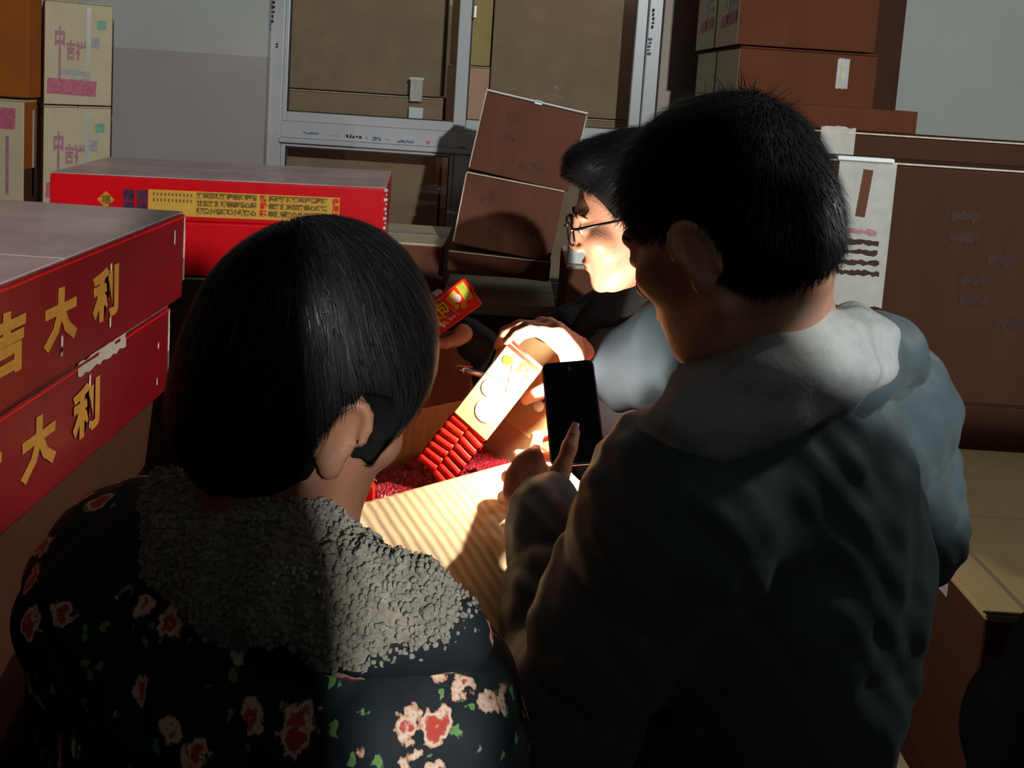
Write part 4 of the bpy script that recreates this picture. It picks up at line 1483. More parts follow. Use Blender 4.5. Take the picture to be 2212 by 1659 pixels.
q0 = P(1021, 628, 1.43)
q1 = P(872, 738, 1.41)
L2 = (q0 - q1).length
h2 = L2 / 2
art2 = {'base': ['cracker_red'], 'items': [
    ('patch', h2 - 0.012, 0.008, 'label_yellow', {'w': 0.016, 'h': 0.034}), ('patch', h2 - 0.012, 0.008, 'label_green', {'w': 0.013, 'h': 0.031, 'up': 0.0006}),
    ('patch', h2 - 0.036, 0.010, 'label_yellow', {'w': 0.022, 'h': 0.020, 'rot': 0.2}), ('disc', h2 - 0.031, 0.006, 'label_pale', {'r': 0.0085, 'up': 0.0006}), ('disc', h2 - 0.027, -0.012, 'print_orange', {'r': 0.0065}), ('disc', h2 - 0.040, -0.006, 'label_yellow', {'r': 0.005}),
    ('text', h2 - 0.070, 0.004, 'print_brown', {'s': '炮', 'size': 0.036, 'rot': 0.05, 'fat': 0.0022}),
    ('text', h2 - 0.070, 0.004, 'label_yellow', {'s': '炮', 'size': 0.036, 'rot': 0.05, 'fat': 0.0006, 'up': 0.0006}),
    ('disc', h2 - 0.100, 0.016, 'label_yellow', {'r': 0.0065}), ('disc', h2 - 0.100, 0.016, 'print_brown', {'r': 0.0025, 'up': 0.0006}), ('disc', h2 - 0.116, -0.010, 'label_yellow', {'r': 0.008, 'sx': 1.6}), ('disc', h2 - 0.113, -0.006, 'cracker_red', {'r': 0.0075, 'sx': 1.6, 'up': 0.0006}),
    ('disc', h2 - 0.095, -0.014, 'label_pale', {'r': 0.0055}), ('patch', h2 - 0.082, -0.016, 'label_cream', {'w': 0.006, 'h': 0.017, 'rot': 0.5}), ('patch', h2 - 0.073, -0.018, 'label_pale', {'w': 0.0045, 'h': 0.013, 'rot': 0.7}), ('patch', h2 - 0.063, -0.017, 'label_pale', {'w': 0.0035, 'h': 0.010, 'rot': 0.6}), ('patch', h2 - 0.055, -0.018, 'label_pale', {'w': 0.008, 'h': 0.004, 'rot': -0.3}),
    ('line', h2 - 0.052, 0.0, 'label_pale', {'w': 0.0014, 'h': 0.044, 'rot': 0.3}), ('line', h2 - 0.087, 0.004, 'label_pale', {'w': 0.0014, 'h': 0.040, 'rot': -0.4}), ('line', h2 - 0.098, 0.001, 'label_pale', {'w': 0.028, 'h': 0.0012, 'rot': 0.5}), ('line', h2 - 0.066, 0.025, 'label_pale', {'w': 0.03, 'h': 0.0014, 'rot': -0.1})]}
held_pack('red firecracker pack with yellow character held up behind the black-haired woman', q0, q1, CAM - q0, 0.058, 0.026, 11, 0.985, art2)

# slim silver pen on the far flap
pp, pq = P(992, 797, 1.36), P(1048, 812, 1.36)
pen = thing('pen', 'slim silver pen behind the lit firecracker pack', 'pen', pp)
v = pq - pp
link_mesh('barrel', tube_mesh([Vector((0, 0, 0)), v * 0.3, v * 1.6], 0.0055, 10), 'silver', pen, True)
link_mesh('cap', tube_mesh([-v * 0.02, v * 0.22], 0.0065, 10), 'phone_metal', pen, True)
link_mesh('clip', box_mesh(v * 0.2 + Vector((0, -0.002, 0.008)), (0.03, 0.003, 0.002)), 'silver', pen)


# ------------------------------------------------------------------ the phone with its torch on
ptl, ptr, pbl = P(1168, 788, 1.135), P(1275, 779, 1.135), P(1196, 1006, 1.035)
px_ = (ptr - ptl).normalized()
py_ = (ptl - pbl)
py_ = (py_ - px_ * py_.dot(px_)).normalized()
pn = px_.cross(py_)
PW, PH, PT = (ptr - ptl).length, (ptl - pbl).length, 0.008
pc = (ptr + pbl) / 2
RP = Matrix((px_, py_, pn)).transposed()
ph = thing('smartphone', 'black smartphone with a red-edged case held up by the man in the grey hood', 'phone', pc, RP)


def slab(name, w, h, t, z, r, m, parent):
    bm = bmesh.new()
    vs = []
    for cx, cy, a0 in ((1, 1, 0), (-1, 1, 90), (-1, -1, 180), (1, -1, 270)):
        for k in range(7):
            a = math.radians(a0 + 15 * k)
            vs.append(bm.verts.new((cx * (w / 2 - r) + r * math.cos(a), cy * (h / 2 - r) + r * math.sin(a), z)))
    f = bm.faces.new(vs)
    ex = bmesh.ops.extrude_face_region(bm, geom=[f])
    bmesh.ops.translate(bm, vec=(0, 0, t), verts=[g for g in ex['geom'] if isinstance(g, bmesh.types.BMVert)])
    bmesh.ops.recalc_face_normals(bm, faces=bm.faces)
    es = [e for e in bm.edges if e.is_manifold and e.calc_face_angle(0) > 1.2]
    bmesh.ops.bevel(bm, geom=es, offset=min(0.0012, t * 0.3), segments=2, affect='EDGES')
    me = bpy.data.meshes.new('m')
    bm.to_mesh(me)
    bm.free()
    return link_mesh(name, me, m, parent)


slab('case', PW + 0.003, PH + 0.003, PT * 0.8, -PT * 0.6, 0.010, 'phone_case', ph)
slab('frame', PW + 0.001, PH + 0.001, PT * 0.5, -PT * 0.1, 0.009, 'phone_metal', ph)
slab('screen', PW - 0.002, PH - 0.002, 0.0025, PT * 0.3, 0.008, 'phone_black', ph)
slab('camera_bump', 0.026, 0.040, 0.003, -PT * 0.6 - 0.003, 0.006, 'black_plastic', ph).location = (PW / 2 - 0.019, PH / 2 - 0.036, 0)
for k in range(2):
    bm = bmesh.new()
    bmesh.ops.create_cone(bm, cap_ends=True, segments=16, radius1=0.003, radius2=0.003, depth=0.0006, matrix=Matrix.Translation((0.002 + 0.012 * k, PH / 2 - 0.012, PT * 0.3 + 0.0027)))
    me = bpy.data.meshes.new('m')
    bm.to_mesh(me)
    bm.free()
    link_mesh('front_lens', me, 'phone_metal' if k == 0 else 'black_plastic', ph)
em = bpy.data.materials.new('torch_light')
nt, bb = nodes_of(em)
bb.inputs['Emission Color'].default_value = (1.0, 0.93, 0.80, 1)
bb.inputs['Emission Strength'].default_value = 30.0
MATS['torch_light'] = em
TX, TY = -PW * 0.10, PH / 2 - 0.018
bm = bmesh.new()
bmesh.ops.create_cone(bm, cap_ends=True, segments=14, radius1=0.004, radius2=0.004, depth=0.0016, matrix=Matrix.Translation((TX, TY, -PT * 0.6 - 0.0008)))
me = bpy.data.meshes.new('m')
bm.to_mesh(me)
bm.free()
link_mesh('torch_lens', me, 'torch_light', ph)
lp = pc + RP @ Vector((TX, TY, -0.018))
tor = light('phone_torch', 'POINT', lp, 7.8, (1.0, 0.93, 0.80), shadow_soft_size=0.004)
# ------------------------------------------------------------------ people
def person(label, base):
    return thing('person', label, 'person', base)


def strands(name, ps, seeds, flow, n, length, segs, width, m, parent, lift=0.001, spread=0.003, curl=0.0, stand=0.0, seed=1, keep=None, sink=0.5):
    """locks of hair growing over a head: each follows the flow along the surface, or stands off it"""
    r = np.random.default_rng(seed)
    X = seeds[r.integers(0, len(seeds), n)] + r.normal(size=(n, 3)) * 0.001
    if keep is not None:
        X = X[keep(X)]
        n = len(X)
    off = lift + np.abs(r.normal(size=(n, 1))) * spread
    ln = length * r.uniform(0.6, 1.15, (n, 1))
    step = ln / (segs - 1)
    path, nr = [], []
    jit = r.normal(size=(n, 3)) * 0.16
    p = X.copy()
    for s in range(segs):
        g = grad(ps, p)
        if stand <= 0:
            d = field(ps, p)[:, None]
            p = p - g * (d - off * (0.3 + 0.7 * s / segs))
        path.append(p.copy())
        nr.append(g)
        f = flow(p) + jit + curl * r.normal(size=(n, 3))
        f = f - g * (f * g).sum(-1, keepdims=True)
        f /= np.linalg.norm(f, axis=-1, keepdims=True) + 1e-9
        dirv = f if stand <= 0 else f * (1 - stand) + g * stand
        dirv /= np.linalg.norm(dirv, axis=-1, keepdims=True) + 1e-9
        p = p + dirv * step
    V, Q = ribbons(np.stack(path, 1), np.stack(nr, 1), width)
    o = link_mesh(name, np_mesh(V, Q), m, parent, smooth=True, world_pts=True)
    o['kind'] = 'stuff'
    return o


def to_local(M, X):
    Mi = np.array(M.inverted())
    return X @ Mi[:3, :3].T + Mi[:3, 3]


def hairparts(M, defs):
    R = np.array(M.to_3x3().normalized())
    s = M.to_scale()[0]
    out = []
    for d in defs:
        if d[0] == 'e':
            Rl = R if len(d) < 6 else R @ np.array(d[5])
            out.append(E(M @ Vector(d[1]), [x * s for x in d[2]], Rl, d[3], d[4]))
        elif d[0] == 'c':
            out.append(C(M @ Vector(d[1]), M @ Vector(d[2]), d[3] * s, d[4] * s, d[5], d[6]))
        else:   # cut-off plane in head space
            n = R @ np.array(d[1])
            p = np.array(M @ Vector(d[2]))
            out.append(PL(n, float(n @ p), d[3], 2))
    return out


# ---------------- the woman in the floral quilted coat, back to the camera
org = P(674, 836, 0.67)
MW = head_matrix(org, (0.766, 0.643), math.radians(24), 0.0, 0.96)
hw = Vector((0.37, 0.93, 0)).normalized()
rw_ = Vector((hw.y, -hw.x, 0))
nk = P(600, 1130, 0.64) + Vector((0, 0, -0.03))
JW = {'skull': MW @ Vector((0, -0.035, -0.05)), 'neck': nk}
shc = nk + Vector((0, -0.02, -0.055))
JW['shR'] = shc + rw_ * 0.140 + Vector((0, 0, -0.025))
JW['shL'] = shc - rw_ * 0.150 + Vector((0, 0, 0.0))
base = Vector((shc.x - 0.02, shc.y - 0.01, 0))
for s, sg in (('R', 1), ('L', -1)):
    JW['el' + s] = JW['sh' + s] + rw_ * (0.045 * sg) + Vector((0, 0.03, -0.25))
    JW['wr' + s] = JW['el' + s] + hw * 0.16 + Vector((-0.03 * sg, 0, -0.08))
    JW['hip' + s] = base + rw_ * (0.085 * sg) + Vector((0, 0, 0.80))
    JW['kn' + s] = base + rw_ * (0.09 * sg) + hw * 0.03 + Vector((0, 0, 0.43))
    JW['an' + s] = base + rw_ * (0.10 * sg) + Vector((0, 0, 0.08))
    JW['to' + s] = base + rw_ * (0.12 * sg) + hw * 0.15 + Vector((0, 0, 0.04))
woman = person('woman seen from behind in a dark floral quilted coat with a fleece collar', (base.x, base.y, 0))
hp = head_parts(MW)
hands = []
for s, sg in (('R', 1), ('L', -1)):
    w = JW['wr' + s]
    d = (w - JW['el' + s]).normalized()
    side = d.cross(Vector((0, 0, 1))).normalized() * -sg
    dn = Vector((0, 0, -1))
    mc = [w + d * 0.085 + side * x for x in (0.026, 0.009, -0.009, -0.025)]
    fg = [[m + d * 0.035 + dn * 0.012, m + d * 0.05 + dn * 0.036, m + d * 0.048 + dn * 0.056] for m in mc]
    th = [w + d * 0.02 + side * 0.022, w + d * 0.05 + side * 0.043, w + d * 0.078 + side * 0.048, w + d * 0.098 + side * 0.045]
    hands += hand_parts(w, mc, fg, th)
body_w, _ = solid_part('body', hp + limbs(JW) + hands, 0.0042, 'skin_brown', woman)
brow_parts(MW, woman)
HW = hairparts(MW, [('e', (0, -0.018, 0.044), (0.094, 0.114, 0.114), 0.01, 0), ('e', (0, 0.020, 0.035), (0.097, 0.060, 0.068), 0.04, 0), ('e', (0, -0.050, -0.035), (0.074, 0.060, 0.068), 0.05, 0),
                    ('e', (0, 0.124, -0.035), (0.130, 0.080, 0.115), 0.012, 1),
                    ('e', (0.092, 0.004, -0.022), (0.034, 0.030, 0.050), 0.010, 1), ('e', (-0.092, 0.004, -0.022), (0.034, 0.030, 0.050), 0.010, 1),
                    ('c', (0.080, 0.030, 0.045), (0.075, 0.038, -0.030), 0.011, 0.004, 0.012, 0), ('c', (-0.080, 0.030, 0.045), (-0.075, 0.038, -0.030), 0.011, 0.004, 0.012, 0)])
hair_w, vw = solid_part('hair', HW, 0.0045, 'scalp', woman, wrinkle(0.0018, 160, 8))
whorl = np.array(MW @ Vector((-0.020, -0.070, 0.125)))


def flow_w(p):
    d = p - whorl
    l = np.linalg.norm(d, axis=-1, keepdims=True)
    return d / (l + 0.01) + np.array((0.10, 0.05, -1.0)) * np.clip(l / 0.10, 0, 1.4)


def locks_w(X):
    q = to_local(MW, X)
    return (q[:, 2] > 0.0) & ~((np.abs(q[:, 0]) > 0.055) & (q[:, 1] > -0.045) & (q[:, 1] < 0.034) & (q[:, 2] < 0.085))


strands('hair_locks', HW, vw, flow_w, 15000, 0.075, 9, 0.0013, 'hair_black', hair_w, 0.0004, 0.0022, 0.10, seed=3, keep=locks_w)
strands('stray_sheen_hairs', HW, vw, flow_w, 2600, 0.06, 8, 0.0009, 'hair_brown_sheen', hair_w, 0.002, 0.0015, 0.10, seed=5, keep=locks_w)
Fw = np.array(whorl) + np.array(hw) * -0.012 + np.array((0.0, 0, -0.004))
strands('whorl_tuft', HW, vw, lambda p: (p - whorl) * 8 + np.array((0.3, 0, 0.2)), 2500, 0.02, 4, 0.0009, 'hair_brown_sheen', hair_w, stand=0.5, seed=6, keep=lambda X: np.linalg.norm(X - whorl, axis=-1) < 0.018)
for o in list(hair_w.children):
    o.matrix_parent_inverse = Matrix.Translation(hair_w.parent.location).inverted() if False else Matrix.Identity(4)

# coat
LD = {k: np.array(v) for k, v in JW.items()}
cst = (LD['shL'] + LD['shR']) / 2
low = (LD['hipL'] + LD['hipR']) / 2
coat = [C(LD['shL'] + (0, 0, -0.015), LD['shR'] + (0, 0, -0.015), 0.082, 0.082, 0.05), C(cst + (0, 0, -0.02), LD['neck'] + np.array(hw) * 0.00 + (0, 0, -0.012), 0.095, 0.062, 0.05),
        E(cst + np.array((0, 0.0, -0.13)), (0.185, 0.125, 0.20), np.array(Matrix((rw_, hw, Vector((0, 0, 1)))).transposed()), 0.05),
        C(cst + (0, 0, -0.20), low + (0, 0, -0.10), 0.155, 0.19, 0.06),
        PL((0, 0, -1), -(low[2] - 0.20), 0.01, 2)]
arms = []
for s in 'LR':
    arms += [C(LD['sh' + s], LD['el' + s], 0.082, 0.068, 0.05), C(LD['el' + s], LD['wr' + s], 0.068, 0.052, 0.02)]
coat = coat[:-1] + arms + coat[-1:]
wr = np.array(rw_)
wrk = wrinkle(0.004, 22, 9)


def quilt(X, D):
    u = X @ wr + 0.35 * (X[..., 1])
    v = X[..., 2] + 0.25 * X[..., 1]
    q = np.abs(np.sin(np.pi * (u * 1.15 + v) / 0.085)) * np.abs(np.sin(np.pi * (u * 1.15 - v) / 0.085))
    return wrk(X, D) - 0.007 * np.sqrt(q) + 0.003


solid_part('quilted_coat', coat, 0.0052, 'floral_cotton', woman, quilt)
legwear(JW, woman)
# fleece collar: a thick roll round the neck that spills over the right shoulder
cp = [P(362, 1072, 0.66), P(420, 1180, 0.61), P(535, 1235, 0.57), P(645, 1222, 0.575), P(735, 1262, 0.62), P(795, 1308, 0.66)]
cr = [0.021, 0.031, 0.038, 0.038, 0.034, 0.024]
lp_ = [P(620, 1285, 0.515), P(750, 1305, 0.52), P(890, 1312, 0.53), P(985, 1342, 0.54)]
lr = [0.030, 0.026, 0.020, 0.015]
COLR = chain(cp, cr, 0.03) + chain(lp_, lr, 0.03) + [C(cp[4], lp_[2], 0.026, 0.018, 0.03), C(cp[3], lp_[1], 0.03, 0.026, 0.03)]
collar, vc = solid_part('fleece_collar', COLR, 0.005, 'fleece', woman, wrinkle(0.003, 150, 3))
# curly tufts of the fleece
r = np.random.default_rng(4)
sel = vc[r.integers(0, len(vc), 8500)]
nn = grad(COLR, sel)
sel = sel + nn * r.uniform(0.000, 0.003, (len(sel), 1))
bm = bmesh.new()
bmesh.ops.create_icosphere(bm, subdivisions=1, radius=1.0)
tv = np.array([v.co[:] for v in bm.verts])
tf = np.array([[v.index for v in f.verts] for f in bm.faces])
bm.free()
k = len(sel)
sz = r.uniform(0.0014, 0.0027, (k, 1, 1)) * r.uniform(0.6, 1.4, (k, 1, 3))
V = (tv[None] * (1 + 0.14 * r.normal(size=(k, len(tv), 1))) * sz + sel[:, None]).reshape(-1, 3)
Q = (tf[None] + (np.arange(k) * len(tv))[:, None, None]).reshape(-1, 3)
tu = link_mesh('fleece_tufts', np_mesh(V, Q, 3), 'fleece', collar, smooth=True)
tu['kind'] = 'stuff'
# floral facing under the lapel
und = chain([Vector(p) + Vector((0.008, 0.0, -0.016)) for p in lp_], [0.026, 0.025, 0.021, 0.018], 0.03) + [C(lp_[3], P(1012, 1380, 0.545), 0.015, 0.013, 0.02)]
solid_part('lapel_facing', und, 0.006, 'floral_cotton', woman)

# ---------------- the man in the grey hood taking the picture
org = P(1562, 500, 0.755)
th = math.radians(50)
M1 = head_matrix(org, (-math.sin(th), math.cos(th)), math.radians(27), 0.0, 0.98)
h1 = Vector((-math.sin(math.radians(34)), math.cos(math.radians(34)), 0))
r1 = Vector((h1.y, -h1.x, 0))
nk = P(1735, 715, 0.80)
J1 = {'skull': M1 @ Vector((0, -0.040, -0.045)), 'neck': nk + Vector((-0.035, 0.0, 0.01))}
J1['shL'] = P(1455, 1060, 0.71)
J1['shR'] = P(1880, 865, 0.93)
J1['elL'] = P(1185, 1620, 0.73)
J1['wrL'] = P(1186, 1085, 0.985)
J1['elR'] = P(1930, 1110, 0.99)
J1['wrR'] = P(1700, 1005, 1.03)
base = Vector((0.285, 0.79, 0))
for s, sg in (('R', 1), ('L', -1)):
    J1['hip' + s] = base + r1 * (0.085 * sg) + Vector((0, 0, 0.86))
    J1['kn' + s] = base + r1 * (0.09 * sg) + h1 * 0.03 + Vector((0, 0, 0.46))
    J1['an' + s] = base + r1 * (0.10 * sg) + Vector((0, 0, 0.08))
    J1['to' + s] = base + r1 * (0.12 * sg) + h1 * 0.16 + Vector((0, 0, 0.04))
man1 = person('short-haired man in a dark padded jacket with grey hood, holding up a phone', (base.x, base.y, 0))
mcp = [P(1152, 988, 1.036), P(1130, 1003, 1.036), P(1113, 1033, 1.026), P(1107, 1068, 1.011)]
fing = [[P(1160, 945, 1.081), P(1195, 938, 1.101), P(1236, 946, 1.098)], [P(1120, 985, 1.091), P(1162, 985, 1.098), P(1208, 990, 1.091)],
        [P(1096, 1030, 1.081), P(1138, 1038, 1.091), P(1180, 1042, 1.076)], [P(1088, 1075, 1.051), P(1112, 1088, 1.071), P(1148, 1085, 1.066)]]
thumb = [P(1198, 1062, 0.996), P(1214, 1012, 1.011), P(1230, 966, 1.024), P(1240, 934, 1.038)]
hand1 = hand_parts(J1['wrL'], mcp, fing, thumb)
w = J1['wrR']
d = (w - J1['elR']).normalized()
sd = Vector((0, 0, 1))
mc2 = [w + d * 0.085 + sd * x for x in (0.026, 0.009, -0.009, -0.025)]
pr = d.cross(sd)
hand1b = hand_parts(w, mc2, [[m + d * 0.035 + pr * 0.012, m + d * 0.045 + pr * 0.036, m + d * 0.035 + pr * 0.05] for m in mc2],
                    [w + d * 0.02 + sd * 0.02, w + d * 0.05 + sd * 0.04, w + d * 0.075 + sd * 0.045 + pr * 0.01, w + d * 0.095 + sd * 0.043 + pr * 0.02])
solid_part('body', head_parts(M1) + limbs(J1) + hand1 + hand1b, 0.0036, 'skin', man1)
brow_parts(M1, man1)
nail(thumb[3] + (thumb[3] - thumb[2]).normalized() * 0.006, thumb[2], CAM - thumb[3] + Vector((-0.25, 0, 0.1)), man1)
H1D = [('e', (0, -0.012, 0.050), (0.083, 0.108, 0.088), 0.01, 0), ('e', (0, -0.045, -0.005), (0.080, 0.072, 0.078), 0.03, 0),
       ('e', (0, 0.125, -0.03), (0.100, 0.075, 0.098), 0.012, 1),
       ('e', (0.090, 0.006, -0.020), (0.030, 0.028, 0.046), 0.008, 1), ('e', (-0.090, 0.006, -0.020), (0.030, 0.028, 0.046), 0.008, 1),
       ('p', (0, -0.25, -1.0), (0, -0.09, -0.068), 0.01)]
H1 = hairparts(M1, H1D)
hair1, v1 = solid_part('hair', H1, 0.0042, 'scalp', man1)
crown = np.array(M1 @ Vector((0.01, -0.072, 0.112)))
R1 = np.array(M1.to_3x3().normalized())


def flow_1(p):
    d = p - crown
    l = np.linalg.norm(d, axis=-1, keepdims=True)
    return d / (l + 0.01) + np.array((0, 0, -0.8))


strands('short_hair', H1, v1, flow_1, 16000, 0.017, 4, 0.0011, 'hair_black', hair1, stand=0.30, seed=9)
strands('nape_hair', H1, v1, flow_1, 5000, 0.014, 4, 0.0010, 'hair_brown_sheen', hair1, stand=0.22, seed=10, keep=lambda X: (to_local(M1, X)[:, 1] < -0.035) & (to_local(M1, X)[:, 2] < 0.07))
strands('crown_tuft', H1, v1, flow_1, 1500, 0.027, 5, 0.0012, 'hair_brown_sheen', hair1, stand=0.62, curl=0.25, seed=12, keep=lambda X: np.linalg.norm(X - crown, axis=-1) < 0.040)
strands('fringe', H1, v1, lambda p: np.broadcast_to(R1[:, 1] * 1.0 - R1[:, 2] * 0.3, p.shape), 3000, 0.024, 5, 0.0012, 'hair_black', hair1, stand=0.35, seed=13, keep=lambda X: to_local(M1, X)[:, 1] > 0.02)

L1 = {k: np.array(v) for k, v in J1.items()}
cst = (L1['shL'] + L1['shR']) / 2
low = (L1['hipL'] + L1['hipR']) / 2
B1 = np.array(Matrix((r1, h1, Vector((0, 0, 1)))).transposed())
jk = [C(L1['shL'] + (0.02, 0, -0.02), L1['shR'] + (-0.01, 0, -0.02), 0.085, 0.085, 0.05), C(cst + (0, 0, -0.02), L1['neck'] + (0.0, 0, -0.04), 0.10, 0.075, 0.06),
      E(cst + (0.0, 0.0, -0.13), (0.185, 0.140, 0.20), B1, 0.05), C(cst + (0.0, 0, -0.18), low + (0, 0, -0.02), 0.140, 0.135, 0.05, 0, (0.016, 0.110, 0.0)),
      C(L1['shR'], L1['elR'], 0.078, 0.068, 0.025, 0, (0.018, 0.098, 0.03)), C(L1['elR'], L1['wrR'], 0.072, 0.052, 0.03, 0, (0.010, 0.09, 0.0)),
      C(L1['shL'], L1['elL'], 0.074, 0.064, 0.035, 0, (0.010, 0.10, 0.0)), C(L1['elL'], L1['wrL'] * 0.93 + L1['elL'] * 0.07, 0.064, 0.043, 0.03, 0, (0.008, 0.095, 0.0)),
      C(L1['wrL'] * 0.98 + L1['elL'] * 0.02, L1['wrL'] * 0.93 + L1['elL'] * 0.07, 0.036, 0.040, 0.01),
      PL((0, 0, -1), -(low[2] - 0.12), 0.012, 2)]
jacket, _ = solid_part('padded_jacket', jk, 0.006, 'jacket_blue', man1, lambda X, D, a=wrinkle(0.0055, 26, 21), b=wrinkle(0.0028, 75, 22): b(X, a(X, D)))
# jacket collar and hood roll behind the neck
roll = chain([P(1560, 905, 0.715), P(1720, 850, 0.735), P(1850, 800, 0.79), P(1915, 760, 0.86), P(1925, 750, 0.93)],
             [0.020, 0.028, 0.035, 0.038, 0.032], 0.03)
solid_part('jacket_hood', roll, 0.005, 'jacket_blue', man1, wrinkle(0.005, 60, 5))
hood = chain([P(1420, 960, 0.70), P(1520, 905, 0.70), P(1640, 850, 0.70), P(1760, 785, 0.735), P(1840, 750, 0.79), P(1880, 735, 0.86)],
             [0.022, 0.036, 0.044, 0.044, 0.036, 0.030], 0.03)
hood += [C(P(1600, 830, 0.72), P(1770, 735, 0.75), 0.028, 0.028, 0.03), C(P(1850, 690, 0.81), P(1850, 770, 0.76), 0.018, 0.028, 0.02)]
solid_part('grey_hood', hood, 0.0045, 'hoodie_grey', man1, wrinkle(0.006, 75, 33))
seam = [P(1540, 888, 0.695), P(1620, 860, 0.698), P(1700, 834, 0.704), P(1770, 806, 0.715)]
link_mesh('lit_sliver', tube_mesh(seam, 0.0022, 6), 'hoodie_grey', man1, True, True)  # pale tube painted in for the sliver of light below the hood
legwear(J1, man1)

# ---------------- the man with glasses behind the open carton
org = P(1366, 462, 1.30)
M2 = head_matrix(org, (-0.985, 0.05), math.radians(17), 0.0, 1.0)
h2_ = Vector((-0.96, -0.15, 0)).normalized()
r2 = Vector((h2_.y, -h2_.x, 0))
nk = P(1455, 620, 1.36)
J2 = {'skull': M2 @ Vector((0, -0.035, -0.05)), 'neck': nk}
J2['shL'] = P(1480, 740, 1.25)
J2['shR'] = P(1350, 690, 1.56)
J2['elL'] = P(1600, 868, 1.23)
J2['wrL'] = P(1262, 772, 1.255)
J2['elR'] = P(1105, 812, 1.52)
J2['wrR'] = P(1000, 738, 1.475)
base = Vector((0.42, 1.45, 0))
for s, sg in (('R', 1), ('L', -1)):
    J2['hip' + s] = base + r2 * (0.085 * sg) + Vector((0, 0, 0.86))
    J2['kn' + s] = base + r2 * (0.09 * sg) + h2_ * 0.03 + Vector((0, 0, 0.46))
    J2['an' + s] = base + r2 * (0.10 * sg) + Vector((0, 0, 0.08))
    J2['to' + s] = base + r2 * (0.12 * sg) + h2_ * 0.16 + Vector((0, 0, 0.04))
man2 = person('man with black-framed glasses in a dark jacket bending over the open carton', (base.x, base.y, 0))
mcp = [P(1203, 713, 1.195), P(1186, 706, 1.215), P(1170, 704, 1.238), P(1168, 712, 1.258)]
fing = [[P(1138, 706, 1.185), P(1112, 718, 1.180), P(1094, 736, 1.182)], [P(1122, 702, 1.215), P(1090, 716, 1.225), P(1074, 748, 1.232)],
        [P(1122, 706, 1.240), P(1088, 738, 1.248), P(1076, 776, 1.250)], [P(1128, 722, 1.262), P(1100, 752, 1.268), P(1088, 788, 1.268)]]
thumb = [P(1240, 778, 1.205), P(1224, 812, 1.185), P(1192, 836, 1.175), P(1156, 850, 1.178)]
hand2 = hand_parts(J2['wrL'], mcp, fing, thumb, 0.028)
hand2 += [C(P(1232, 755, 1.205), P(1218, 735, 1.20), 0.020, 0.015, 0.015), C(P(1200, 830, 1.24), P(1135, 862, 1.245), 0.013, 0.010, 0.008)]
mcp2 = [P(990, 690, 1.485), P(985, 700, 1.505), P(978, 712, 1.515), P(972, 724, 1.515)]
fing2 = [[P(968, 652, 1.485), P(948, 634, 1.475), P(932, 640, 1.458)], [P(955, 660, 1.50), P(930, 646, 1.485), P(918, 656, 1.465)], [P(945, 675, 1.505), P(925, 665, 1.49), P(910, 675, 1.468)], [P(942, 695, 1.50), P(920, 688, 1.485), P(908, 694, 1.468)]]
th2 = [P(1000, 722, 1.44), P(985, 735, 1.42), P(962, 742, 1.408), P(940, 742, 1.40)]
hand3 = hand_parts(J2['wrR'], mcp2, fing2, th2, 0.026)
solid_part('body', head_parts(M2) + limbs(J2) + hand2 + hand3, 0.0036, 'skin', man2)
brow_parts(M2, man2)
lips = hairparts(M2, [('e', (0, 0.0905, -0.063), (0.023, 0.0122, 0.0052), 0.004, 0), ('e', (0, 0.0885, -0.074), (0.019, 0.0122, 0.006), 0.004, 0), ('e', (0, 0.103, -0.0685), (0.022, 0.006, 0.0012), 0.002, 1)])
solid_part('lips', lips, 0.0022, 'skin_lips', man2)
H2 = hairparts(M2, [('e', (0, -0.010, 0.056), (0.088, 0.112, 0.090), 0.01, 0), ('e', (0, -0.045, 0.0), (0.083, 0.074, 0.080), 0.03, 0), ('e', (0, 0.050, 0.105), (0.066, 0.046, 0.034), 0.02, 0),
                    ('e', (0, 0.136, 0.006), (0.140, 0.112, 0.086), 0.010, 1),
                    ('e', (0.090, 0.014, -0.022), (0.030, 0.040, 0.046), 0.008, 1), ('e', (-0.090, 0.014, -0.022), (0.030, 0.040, 0.046), 0.008, 1),
                    ('p', (0, -0.25, -1.0), (0, -0.09, -0.068), 0.01)])
hair2, v2 = solid_part('hair', H2, 0.0045, 'scalp', man2)
crown2 = np.array(M2 @ Vector((0.0, -0.06, 0.13)))
R2 = np.array(M2.to_3x3().normalized())
strands('short_hair', H2, v2, lambda p: (p - crown2) * 6 + R2[:, 1] * 0.3, 11000, 0.022, 4, 0.0013, 'hair_black', hair2, stand=0.22, seed=15, keep=lambda X: (to_local(M2, X)[:, 1] < 0.03) | (to_local(M2, X)[:, 2] > 0.06))

L2_ = {k: np.array(v) for k, v in J2.items()}
cst = (L2_['shL'] + L2_['shR']) / 2
low = (L2_['hipL'] + L2_['hipR']) / 2
B2 = np.array(Matrix((r2, h2_, Vector((0, 0, 1)))).transposed())
jk2 = [C(L2_['shL'] + (0, 0.03, -0.03), L2_['shR'] + (0, 0, -0.03), 0.070, 0.085, 0.05), C(cst + (0, 0, -0.02), L2_['neck'] + (0, 0, -0.015), 0.10, 0.075, 0.05),
       E(cst + (0.0, 0, -0.12), (0.20, 0.145, 0.19), B2, 0.05), C(cst + (0, 0, -0.18), low, 0.155, 0.155, 0.06),
       C(L2_['shR'], L2_['elR'], 0.078, 0.062, 0.04, 0, (0.006, 0.08, 0)), C(L2_['elR'], L2_['wrR'] * 0.94 + L2_['elR'] * 0.06, 0.060, 0.042, 0.03, 0, (0.006, 0.08, 0)),
       E(P(1380, 740, 1.40), (0.10, 0.07, 0.07), B2, 0.03), PL((0, 0, -1), -(low[2] - 0.12), 0.012, 2)]
